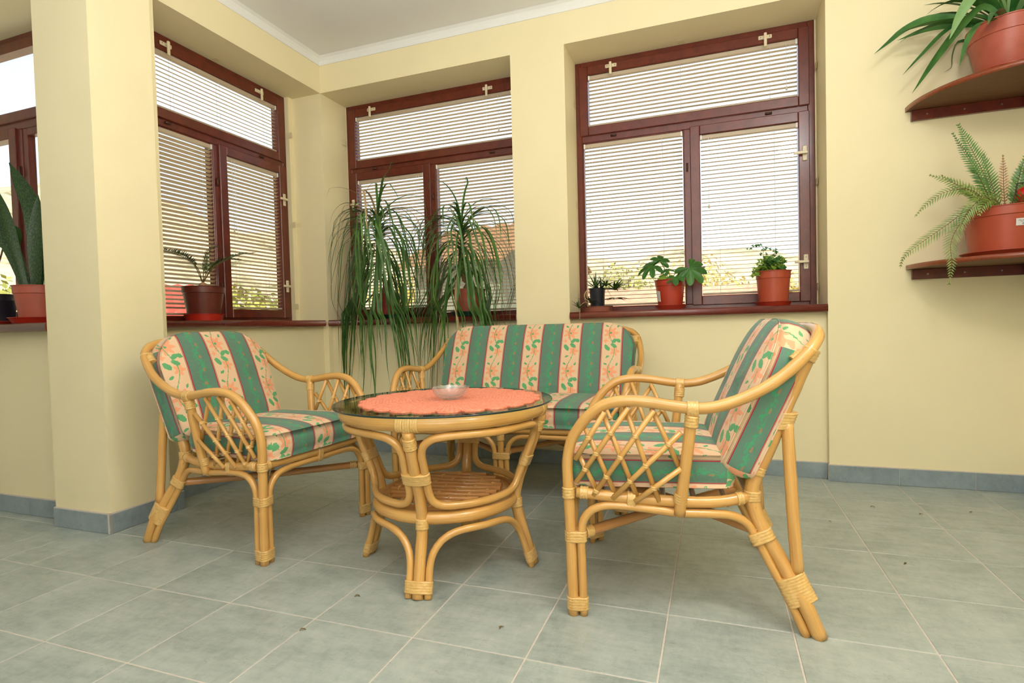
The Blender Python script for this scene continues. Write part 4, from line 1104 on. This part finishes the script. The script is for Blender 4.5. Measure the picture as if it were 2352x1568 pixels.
fr2([(.005, -.03, .20), (.02, yb_, .30), (.045, yb_, .41)], 'fern_green', .034, .0046)
fr2([(.015, -.01, .20), (.05, -.01, .33), (.08, .0, .47)], 'fern_green', .036, .0042)
fr2([(.02, -.04, .20), (.05, -.06, .29), (.09, -.06, .36)], 'fern_leaf', .034, .0042)
fr2([(.03, -.06, .20), (.07, -.11, .26), (.12, -.15, .24)], 'fern_leaf', .034, .0042)
fr2([(.0, -.07, .20), (.01, -.14, .25), (.02, -.20, .22)], 'fern_leaf', .030, .0036)
# red lantern-like ornament standing in the fern pot
orn = thing('red_ornament', 'glossy red ornament with a black wire frame tucked behind the fern fronds', 'ornament', (2.082, 1.70, 1.304))
mb = MB(); mb.lathe([(.0005, 0), (.026, .002), (.036, .025), (.040, .062), (.032, .090), (.014, .102), (.0005, .104)], 24); mb.build('body', 'red_glass', orn)
for q in range(4):
    a = q*PI/2+.4; mb = MB(); mb.tube(spline([(.042*math.cos(a), .042*math.sin(a), .0), (.046*math.cos(a), .046*math.sin(a), .06), (.042*math.cos(a), .042*math.sin(a), .112), (.004*math.cos(a), .004*math.sin(a), .118)], .01), .0026, 6); mb.build('wire', 'black_wire', orn)

dr = thing('dracaena', 'dracaena with broad drooping strap leaves in a terracotta pot', 'potted plant', (2.045, 1.765, 1.8945), 0, 'potted plants on the corner shelves')
saucer(dr, .150, .118, .026, 'red_terracotta'); pot(dr, .148, .108, .006, .225, 'pale_terracotta', .05)
def dl(pts, w_, mat='yucca_leaf', side=None, peak=.45):
    q = spline(pts, .025); strap(q, taper(len(q), w_, .45, .03, peak), side, .28).build('leaf', mat, dr)
c0 = (-.03, -.05, .21)
SF = (0, .35, 1)
dl([(-.05, -.03, .22), (-.16, .02, .30), (-.28, .06, .345), (-.37, .08, .325), (-.43, .085, .283), (-.49, .085, .24)], .023, 'yucca_leaf', SF, .4)
dl([(-.05, -.02, .22), (-.15, .0, .265), (-.27, .05, .298), (-.395, .085, .285)], .020, 'yucca_leaf', SF)
dl([(-.04, -.05, .22), (-.14, -.03, .29), (-.23, .0, .255), (-.31, .02, .18), (-.388, .035, .10)], .013, 'yucca_leaf', SF)
dl([(-.03, -.06, .22), (-.12, -.08, .30), (-.20, -.08, .235), (-.29, -.06, .115), (-.373, -.045, -.018)], .018, 'yucca_leaf', (1, -.2, .5))
dl([(-.02, -.06, .22), (-.09, -.12, .335), (-.175, -.16, .325), (-.235, -.165, .24), (-.27, -.165, .15)], .022, 'yucca_pale', (.6, .6, .5), .55)
dl([(-.08, .05, .20), (-.15, .10, .235), (-.16, .13, .19), (-.165, .135, .135), (-.195, .135, .12)], .012, 'yucca_leaf', (1, -.3, .3))
for k in range(26):
    az = k*2.4+.5; el = lerp(1.25, .45, (k % 13)/13); d_ = Vector((math.cos(az)*math.cos(el), math.sin(az)*math.cos(el), math.sin(el)))
    if d_.y > 0: d_.y *= .45
    if d_.x > 0: d_.x *= .25
    def lim2(p): return Vector((min(p.x, .145), min(p.y, .195), p.z))
    L = random.uniform(.34, .52); pts = droop((d_.x*.02, d_.y*.02-.01, .20), d_, L, random.uniform(2.2, 4.2), 12, lim2)
    strap(pts, taper(12, random.uniform(.016, .023), .5, .03, .45), None, .3).build('leaf', 'yucca_leaf' if k % 7 else 'yucca_pale', dr)

# sago palm
random.seed(5)
sg = thing('sago_palm', 'young sago palm with stiff arching fronds in a brown pot on a red saucer', 'potted plant', (-1.945, 1.07, .9355), 0, 'potted plants on the windowsills')
saucer(sg, .105, .092, .040, 'red_plastic'); pot(sg, .112, .082, .006, .190, 'brown_plastic', .028)
mb = MB(); mb.lathe([(.0005, .165), (.024, .165), (.028, .185), (.018, .215), (.0005, .225)], 14); mb.build('trunk', 'trunk', sg)
sh = lambda q: math.sin(min(1, max(0, (q-.2)/.8))*PI*.93+.12)*1.0
def sf(pts, ll=.085): frond(sg, pts, ll, .0034, 'sago_leaf', .0060, stem_r=.0026, angle=1.0, start=.28, stem_mat='stem_brown', shape=sh, droopl=-.25)
sf([(0, 0, .215), (.02, -.05, .30), (.035, -.14, .345), (.045, -.26, .365), (.05, -.36, .362)])
sf([(0, 0, .215), (.02, .05, .30), (.05, .14, .365), (.07, .22, .40), (.09, .31, .418)])
sf([(0, 0, .215), (.02, .00, .32), (.05, .02, .41), (.08, .06, .43)], .06)
sf([(0, 0, .215), (.05, .02, .30), (.12, .06, .35), (.17, .12, .35)], .07)
sf([(0, 0, .215), (-.03, -.02, .31), (-.06, -.05, .37), (-.09, -.10, .39)], .06)
sf([(0, 0, .215), (-.02, .05, .29), (-.05, .12, .34), (-.08, .20, .36)], .06)

# fatsia with big lobed leaves
random.seed(9)
ft = thing('fatsia', 'plant with large hand-shaped lobed leaves in a terracotta pot with a white sticker', 'potted plant', (.563, 2.09, .9355), 0, 'potted plants on the windowsills')
saucer(ft, .094, .078, .024, 'red_terracotta'); fpp = pot(ft, .089, .068, .005, .168, 'red_terracotta', .026)
st = MB(); aS = math.radians(218)
for zz in (.050, .112):
    for k in range(5):
        a = aS+math.radians(-13+26*k/4); rr = lerp(.068, .084, (zz-.005)/.14)+.003; st.v.append((rr*math.cos(a), rr*math.sin(a), zz+.006*k/4*-1))
for k in range(4): st.face((k, k+1, 6+k, 5+k))
st.build('price_sticker', 'paper', fpp)
def palmate(parent, base, ctr, size, nrm, tipdir, lobes=7, mat='fatsia_leaf', fallback=.5):
    nrm = Vector(nrm).normalized(); t_ = Vector(tipdir); t_ = (t_-nrm*t_.dot(nrm)).normalized(); s_ = nrm.cross(t_); ctr = Vector(ctr)
    mb = MB(); mb.v.append(tuple(ctr)); ring = []
    n = lobes*8; spread = math.radians(290)
    for k in range(n+1):
        q = k/n; a = -spread/2+spread*q; ph = (q*lobes) % 1.0; lob = math.sin(PI*ph)
        lsz = 1-.45*abs(a)/(spread/2)**1.0*.55
        r = size*lsz*(fallback+(1-fallback)*lob**.75)
        zz = -size*.30*(r/size)**2+size*.05*math.cos(ph*2*PI)
        ring.append((a, r, zz))
    for fr_ in (.5, 1.0):
        for a, r, zz in ring:
            p = ctr+t_*(math.cos(a)*r*fr_)+s_*(math.sin(a)*r*fr_)+nrm*(zz*fr_*fr_+size*.03*math.cos(a*lobes)*(1-fr_)); mb.v.append(tuple(p))
    m = n+1
    for k in range(n):
        mb.face((0, 1+k, 2+k), None, 0, True); mb.face((1+k, 1+m+k, 2+m+k, 2+k), None, 0, True)
    lf = mb.build('leaf', mat, parent)
    sb = MB(); sb.tube(spline([base, (Vector(base)+ctr)/2+Vector((0, 0, .02)), ctr], .02), .0022, 6); sb.build('stalk', 'parsley_leaf', lf)
B0 = (0, 0, .15)
palmate(ft, B0, (-.095, -.03, .262), .105, (-.25, -.62, .72), (-.8, .15, -.35), 7)
palmate(ft, B0, (-.055, -.00, .285), .075, (.2, -.75, .6), (.1, .3, .9), 5)
palmate(ft, B0, (.115, -.05, .232), .108, (.15, -.85, .5), (.6, -.2, -.6), 7, 'fatsia_leaf', .62)
palmate(ft, B0, (-.005, -.02, .225), .05, (.1, -.6, .8), (-.3, 0, .6), 5, 'parsley_dark')
palmate(ft, B0, (.035, -.075, .185), .062, (0, -.6, .8), (.1, -.8, -.5), 5, 'fatsia_leaf', .6)
palmate(ft, B0, (.055, .02, .225), .05, (.2, -.5, .8), (.6, .2, .3), 5, 'fatsia_leaf', .6)
palmate(ft, B0, (-.03, -.05, .19), .045, (-.1, -.7, .7), (-.6, -.3, 0), 5, 'parsley_leaf', .6)

# bushy light-green herb
random.seed(14)
hb = thing('potted_herb', 'bushy bright green small-leaved plant in a terracotta pot beside the window handle', 'potted plant', (1.118, 2.09, .9355), 0, 'potted plants on the windowsills')
saucer(hb, .096, .080, .024, 'red_terracotta'); pot(hb, .092, .074, .005, .188, 'terracotta_plastic', .032)
def herb_stem(pts, n, mat, sz=.015):
    path = spline(pts, .012); mb = MB(); mb.tube(path, .0013, 5, 1)
    for i in range(n):
        p = path[int(lerp(len(path)*.4, len(path)-1, (i+1)/n))]
        for q in range(3):
            a = random.uniform(0, 2*PI); d_ = Vector((math.cos(a), math.sin(a)*.8-.1, random.uniform(-.15, .5))).normalized(); c_ = p+d_*random.uniform(.006, .018)
            nr = Vector((random.uniform(-.5, .5), random.uniform(-1, -.2), random.uniform(.2, 1))).normalized(); u_ = d_-nr*d_.dot(nr)
            if u_.length < .05: continue
            u_.normalize(); v_ = nr.cross(u_); s_ = sz*random.uniform(.7, 1.15); o = len(mb.v); K = 9
            mb.v.append(tuple(c_))
            for k in range(K+1):
                b = math.radians(-150+300*k/K); rr = s_*(1.0 if k % 3 == 1 else (.72 if k % 3 == 2 else .5)); mb.v.append(tuple(c_+u_*(rr*math.cos(b))+v_*(rr*math.sin(b))-nr*rr*.15))
            for k in range(K): mb.face((o, o+1+k, o+2+k), None, 0, True)
    return mb.build('stem', [mat, 'parsley_leaf'], hb)
for k in range(34):
    a = k*2.4; rr = random.uniform(.02, .105); x, y = rr*math.cos(a), rr*math.sin(a)*.7-.01; zt_ = random.uniform(.215, .285)-rr*.3
    herb_stem([(x*.25, y*.25, .165), (x*.6, y*.6, zt_-.01), (x, y, zt_)], 4, 'parsley_leaf' if k % 2 else 'parsley_dark', .018)
for k, (x, z) in enumerate(((-.085, .20), (-.105, .175), (-.12, .165), (-.07, .235))):
    herb_stem([(-.02, -.02, .165), (x*.6, -.04, z+.015), (x, -.06, z)], 5, 'parsley_leaf')
herb_stem([(0, 0, .165), (-.005, .0, .26), (.012, .0, .305), (.0, -.01, .315)], 4, 'parsley_dark', .012)
herb_stem([(-.01, 0, .165), (-.045, .03, .27), (-.05, .02, .335), (-.075, .01, .345), (-.12, .0, .325)], 6, 'parsley_dark', .012)

# small spiky plant with runners in a dark pot
random.seed(17)
ap = thing('spiky_plantlet', 'small spiky trailing plant in a black pot on a clay dish', 'potted plant', (.13, 2.085, .9355), 0, 'potted plants on the windowsills')
saucer(ap, .092, .086, .032, 'clay'); pot(ap, .052, .042, .006, .138, 'black_plastic', .02)
def tuft(c_, n, L, spread, mat='aloe_leaf', parent=ap):
    for k in range(n):
        a = k*2.4+random.uniform(-.3, .3); el = random.uniform(.25, 1.35)*spread; d_ = Vector((math.cos(a)*math.cos(el), math.sin(a)*math.cos(el)*.8-.1, math.sin(el)))
        pts = droop(c_, d_, L*random.uniform(.7, 1.2), 5.0, 7); strap(pts, taper(7, .0068, .8, .05, .25), None, .4).build('leaf', mat, parent)
tuft((-.01, 0, .135), 14, .10, 1.0); tuft((.025, -.01, .13), 10, .085, 1.0); tuft((.115, -.03, .125), 26, .095, .75); tuft((.115, -.05, .075), 14, .09, .15); tuft((.06, -.03, .15), 9, .08, 1.0)
tuft((-.02, -.10, .05), 8, .08, .5); tuft((-.085, -.135, .02), 8, .075, .8)
for pts in ([(.03, 0, .13), (.06, -.04, .14), (.095, -.05, .09)], [(-.02, 0, .13), (-.05, -.05, .11), (-.04, -.09, .05)], [(-.02, -.1, .05), (-.055, -.12, .055), (-.085, -.135, .03)], [(-.085, -.135, .02), (-.080, -.142, -.01), (-.082, -.142, -.06)]):
    mb = MB(); mb.tube(spline(pts, .01), .0015, 5); mb.build('runner', 'straw', ap)
for k in range(7):
    x = random.uniform(-.06, -.035); mb = MB(); mb.tube(spline([(x, -.03, .135), (x-.012, -.055, .10), (x+random.uniform(-.01, .02), -.06, .045)], .01), .0012, 5); mb.build('dry_root', 'straw', ap)

# snake plant on the far sill and its neighbour
random.seed(23)
sn = thing('snake_plant', 'snake plant with mottled upright leaves in a pale terracotta pot', 'potted plant', (-2.40, .50, .9355), 0, 'potted plants on the windowsills')
saucer(sn, .125, .105, .032, 'red_plastic'); pot(sn, .105, .078, .008, .182, 'pale_terracotta', .030)
def sleaf(pts, w_, side): q = spline(pts, .03); strap(q, taper(len(q), w_, .55, .05, .5), side, .35).build('leaf', 'sansevieria_leaf', sn)
SD = (1, .75, .1)
sleaf([(.02, -.01, .165), (.03, -.01, .38), (-.01, 0, .58), (-.10, 0, .72), (-.18, 0, .83)], .042, SD)
sleaf([(-.01, -.04, .165), (-.09, -.04, .34), (-.19, -.05, .53), (-.275, -.05, .68)], .040, SD)
sleaf([(.02, -.02, .165), (.035, -.02, .36), (.045, -.01, .52), (.050, -.01, .64)], .036, SD)
sleaf([(.01, -.06, .165), (-.03, -.07, .34), (-.10, -.07, .55), (-.165, -.06, .67)], .022, (.5, 1, .2))
sleaf([(.03, .03, .165), (.06, .04, .40), (.085, .05, .60), (.10, .05, .72)], .034, SD)
rb = thing('round_leaf_plant', 'dark pot with a single round dark leaf on a long stalk beside the snake plant', 'potted plant', (-2.745, .50, .9355), 0, 'potted plants on the windowsills')
saucer(rb, .105, .085, .020, 'red_terracotta'); pot(rb, .088, .070, .006, .155, 'black_plastic', .024)
mb = MB(); mb.tube(spline([(0, 0, .13), (.02, -.01, .26), (.09, -.02, .345), (.14, -.03, .40)], .02), .004, 8); mb.build('stalk', 'stem_brown', rb)
for (cx, cz, sz, ti) in ((.165, .455, .085, (.55, -.1, -.55)), (-.06, .50, .075, (-.6, -.1, -.4)), (.0, .62, .07, (.1, -.1, .8))):
    mb = MB(); t_ = Vector(ti).normalized(); nr = Vector((.35, -.85, .35)).normalized(); t_ = (t_-nr*t_.dot(nr)).normalized(); s_ = nr.cross(t_); c_ = Vector((cx, -.03, cz)); mb.v.append(tuple(c_)); K = 28
    for k in range(K+1):
        a = -PI+2*PI*k/K; r = sz*(.82+.28*max(0, math.cos(a))**6); mb.v.append(tuple(c_+t_*(r*math.cos(a))+s_*(r*.92*math.sin(a))-nr*r*.18))
    for k in range(K): mb.face((0, 1+k, 2+k), None, 0, True)
    lf = mb.build('leaf', 'rubber_leaf', rb)
    if cz > .48: sb = MB(); sb.tube(spline([(0, 0, .13), (cx*.5, -.02, cz*.6), (cx, -.03, cz)], .03), .003, 6); sb.build('stalk', 'stem_brown', rb)

# crumbs of dry leaf on the floor
random.seed(31)
for (x, y) in ((1.46, 1.56), (1.63, 1.50), (1.26, 1.30), (1.85, 1.60), (-.33, -.07), (-.30, .15), (.22, .11), (1.42, .93)):
    pts = [(0, 0, .0012), (.006, .003, .004), (.013, .001, .0028), (.017, -.004, .0012)]
    o = strap(pts, [.001, .0032, .003, .001], None, .4).build('leaf_crumb', 'crumb', None, (x, y, 0), (0, 0, random.uniform(0, 6)))
    tag(o, 'tiny curled crumb of dry leaf lying on the floor tiles', 'leaf crumb', 'dry leaf crumbs on the floor')

# ------------------------------------------------------------------ outside: valley side, houses and trees beyond the glass
def hill_el(az):
    prof = [(-110, 9), (-75, 12.5), (-62, 12.0), (-50, 10.9), (-44, 9.4), (-32, 8.2), (-20, 7.2), (-5, 6.6), (10, 6.2), (60, 6)]
    for (a0, e0), (a1, e1) in zip(prof, prof[1:]):
        if az <= a1: return e0+(e1-e0)*max(0, (az-a0)/(a1-a0))
    return 6
random.seed(41)
mb = MB(); AZ = [-105+k*2.5 for k in range(69)]; RD = [9, 16, 26, 40, 60, 90, 125, 165, 190]
for r in RD:
    for az in AZ:
        q = max(0, (r-24)/(165-24)); top = 165*math.tan(math.radians(hill_el(az)))+.9
        z = -3.6+(top+3.6)*min(1, q)**1.15+(1.8*math.sin(az*.35+r*.05)+1.2*math.sin(az*.8+1.3*r*.05))*min(1, q)
        if r > 170: z -= 10
        mb.v.append((.8+r*math.sin(math.radians(az)), -1.3+r*math.cos(math.radians(az)), z))
n_ = len(AZ)
for i in range(len(RD)-1):
    for k in range(n_-1): mb.face((i*n_+k, i*n_+k+1, (i+1)*n_+k+1, (i+1)*n_+k), None, 0, True)
struct(mb.build('ground_outside', 'hillside'))
def house(name, label, loc, rz, w_, d_, zb, ze, zr, wall, roof, wins):
    e = thing(name, label, 'house', (loc[0], loc[1], 0), rz, 'houses outside the windows')
    mb = MB(); mb.box(-w_/2, w_/2, -d_/2, d_/2, zb, ze); o = len(mb.v)
    mb.v += [(-w_/2, -d_/2, ze), (-w_/2, d_/2, ze), (-w_/2, 0, zr-.05), (w_/2, -d_/2, ze), (w_/2, d_/2, ze), (w_/2, 0, zr-.05)]
    mb.face((o, o+2, o+1)); mb.face((o+3, o+4, o+5)); mb.build('wall', wall, e)
    for s_ in (-1, 1):
        mb = MB(); ov = .45; yy = s_*(d_/2+ov); zz = ze-(zr-ze)*ov/(d_/2); rows = 12; cols = max(6, int(w_/.5))
        for i in range(rows+1):
            for k in range(cols*4+1):
                q = i/rows; mb.v.append((-w_/2-ov+(w_+2*ov)*k/(cols*4), yy*(1-q), zz+(zr+.02-zz)*q+.05*math.sin(k*PI/2)+(.05 if i % 2 else 0)))
        m = cols*4+1
        for i in range(rows):
            for k in range(m-1):
                q = (i*m+k, i*m+k+1, (i+1)*m+k+1, (i+1)*m+k); mb.face(q if s_ < 0 else tuple(reversed(q)))
        mb.build('roof', roof, e)
    for (x, z, ww, hh) in wins:
        mb = MB(); mb.box(x-ww/2, x+ww/2, -d_/2-.03, -d_/2+.01, z-hh/2, z+hh/2); f_ = mb.build('window', 'white_paint', e)
        mb = MB(); mb.box(x-ww/2+.08, x+ww/2-.08, -d_/2-.045, -d_/2-.031, z-hh/2+.08, z+hh/2-.08); mb.build('window_glass', 'dark_window', f_)
    return e
house('neighbour_house', 'brown-roofed neighbouring house seen through the blind behind the red-potted ponytail palm', (-5.35, 14.6), math.radians(-12), 2.9, 4.4, -3.6, 2.75, 3.9, 'grey_render', 'roof_brown', ((-.7, .4, .9, 1.2), (.8, .4, .9, 1.2)))
house('neighbour_house', 'beige house with a clay-tiled roof seen below the blind behind the potted herb', (-.6, 23.0), math.radians(16), 6.8, 5.0, -3.6, 1.05, 2.25, 'render_wall', 'roof_clay', ((-1.5, .2, 1.0, 1.1), (1.4, .2, 1.0, 1.1)))
house('neighbour_house', 'red-roofed house seen through the blind beside the pillar', (-26.6, 18.6), math.radians(54), 5.0, 6, -3.6, 1.9, 3.4, 'render_wall', 'roof_red', ((-1.5, .3, 1.1, 1.2), (1.5, .3, 1.1, 1.2)))
def tree(label, loc, zb, zt, rad, mat, seed):
    random.seed(seed); e = thing('tree', label, 'tree', (loc[0], loc[1], zb), 0, 'trees outside the windows'); H = zt-zb
    mb = MB(); mb.tube(spline([(0, 0, -.2), (.1, 0, H*.3), (0, .1, H*.55), (0, 0, H*.85)], .4), .14, 8); mb.build('trunk', 'bark', e)
    mb = MB()
    blobs = [(random.uniform(-.6, .6)*rad, random.uniform(-.6, .6)*rad, H*random.uniform(.45, .88), rad*random.uniform(.4, .62)) for _ in range(9)]
    for bx, by, bz, br in blobs:
        for _ in range(150):
            d_ = Vector((random.gauss(0, 1), random.gauss(0, 1), random.gauss(0, 1))).normalized(); c_ = Vector((bx, by, bz))+d_*br*random.uniform(.75, 1.05); u_ = d_.cross(Vector((random.random(), random.random(), random.random()))).normalized(); v_ = d_.cross(u_); q = .16; o = len(mb.v)
            u_ = (u_+d_*random.uniform(-.5, .5)).normalized()
            mb.v += [tuple(c_-u_*q), tuple(c_-v_*q*.6), tuple(c_+u_*q), tuple(c_+v_*q*.6)]; mb.face((o, o+1, o+2, o+3))
    o = mb.build('foliage', mat, e, kind='stuff')
for i, (az, dist, el, rad, mat, lab) in enumerate(((-44, 24, 4.6, 2.2, 'tree_leaf', 'yellow-green tree seen low through the blind beside the sago palm'), (-47.5, 40, 4.4, 2.0, 'tree_leaf_gold', 'golden shrub-like tree seen behind the sago palm'),
        (-1, 34, 7.4, 2.8, 'tree_leaf_gold', 'golden tree behind the roof seen past the lobed-leaf plant'), (-8, 46, 6.0, 2.6, 'tree_leaf', 'yellow-green tree seen behind the lobed-leaf plant'), (4.5, 30, 4.6, 2.2, 'tree_leaf_gold', 'golden tree seen beside the potted herb'),
        (-31, 26, 6.4, 2.4, 'tree_leaf_gold', 'golden tree seen behind the corner ponytail palm'), (-63, 30, 4.4, 2.4, 'tree_leaf', 'yellow-green tree seen low through the bare window past the pillar'))):
    a = math.radians(az); tree(lab, (.8+dist*math.sin(a), -1.3+dist*math.cos(a)), -3.6, .87+dist*math.tan(math.radians(el)), rad, mat, 60+i)
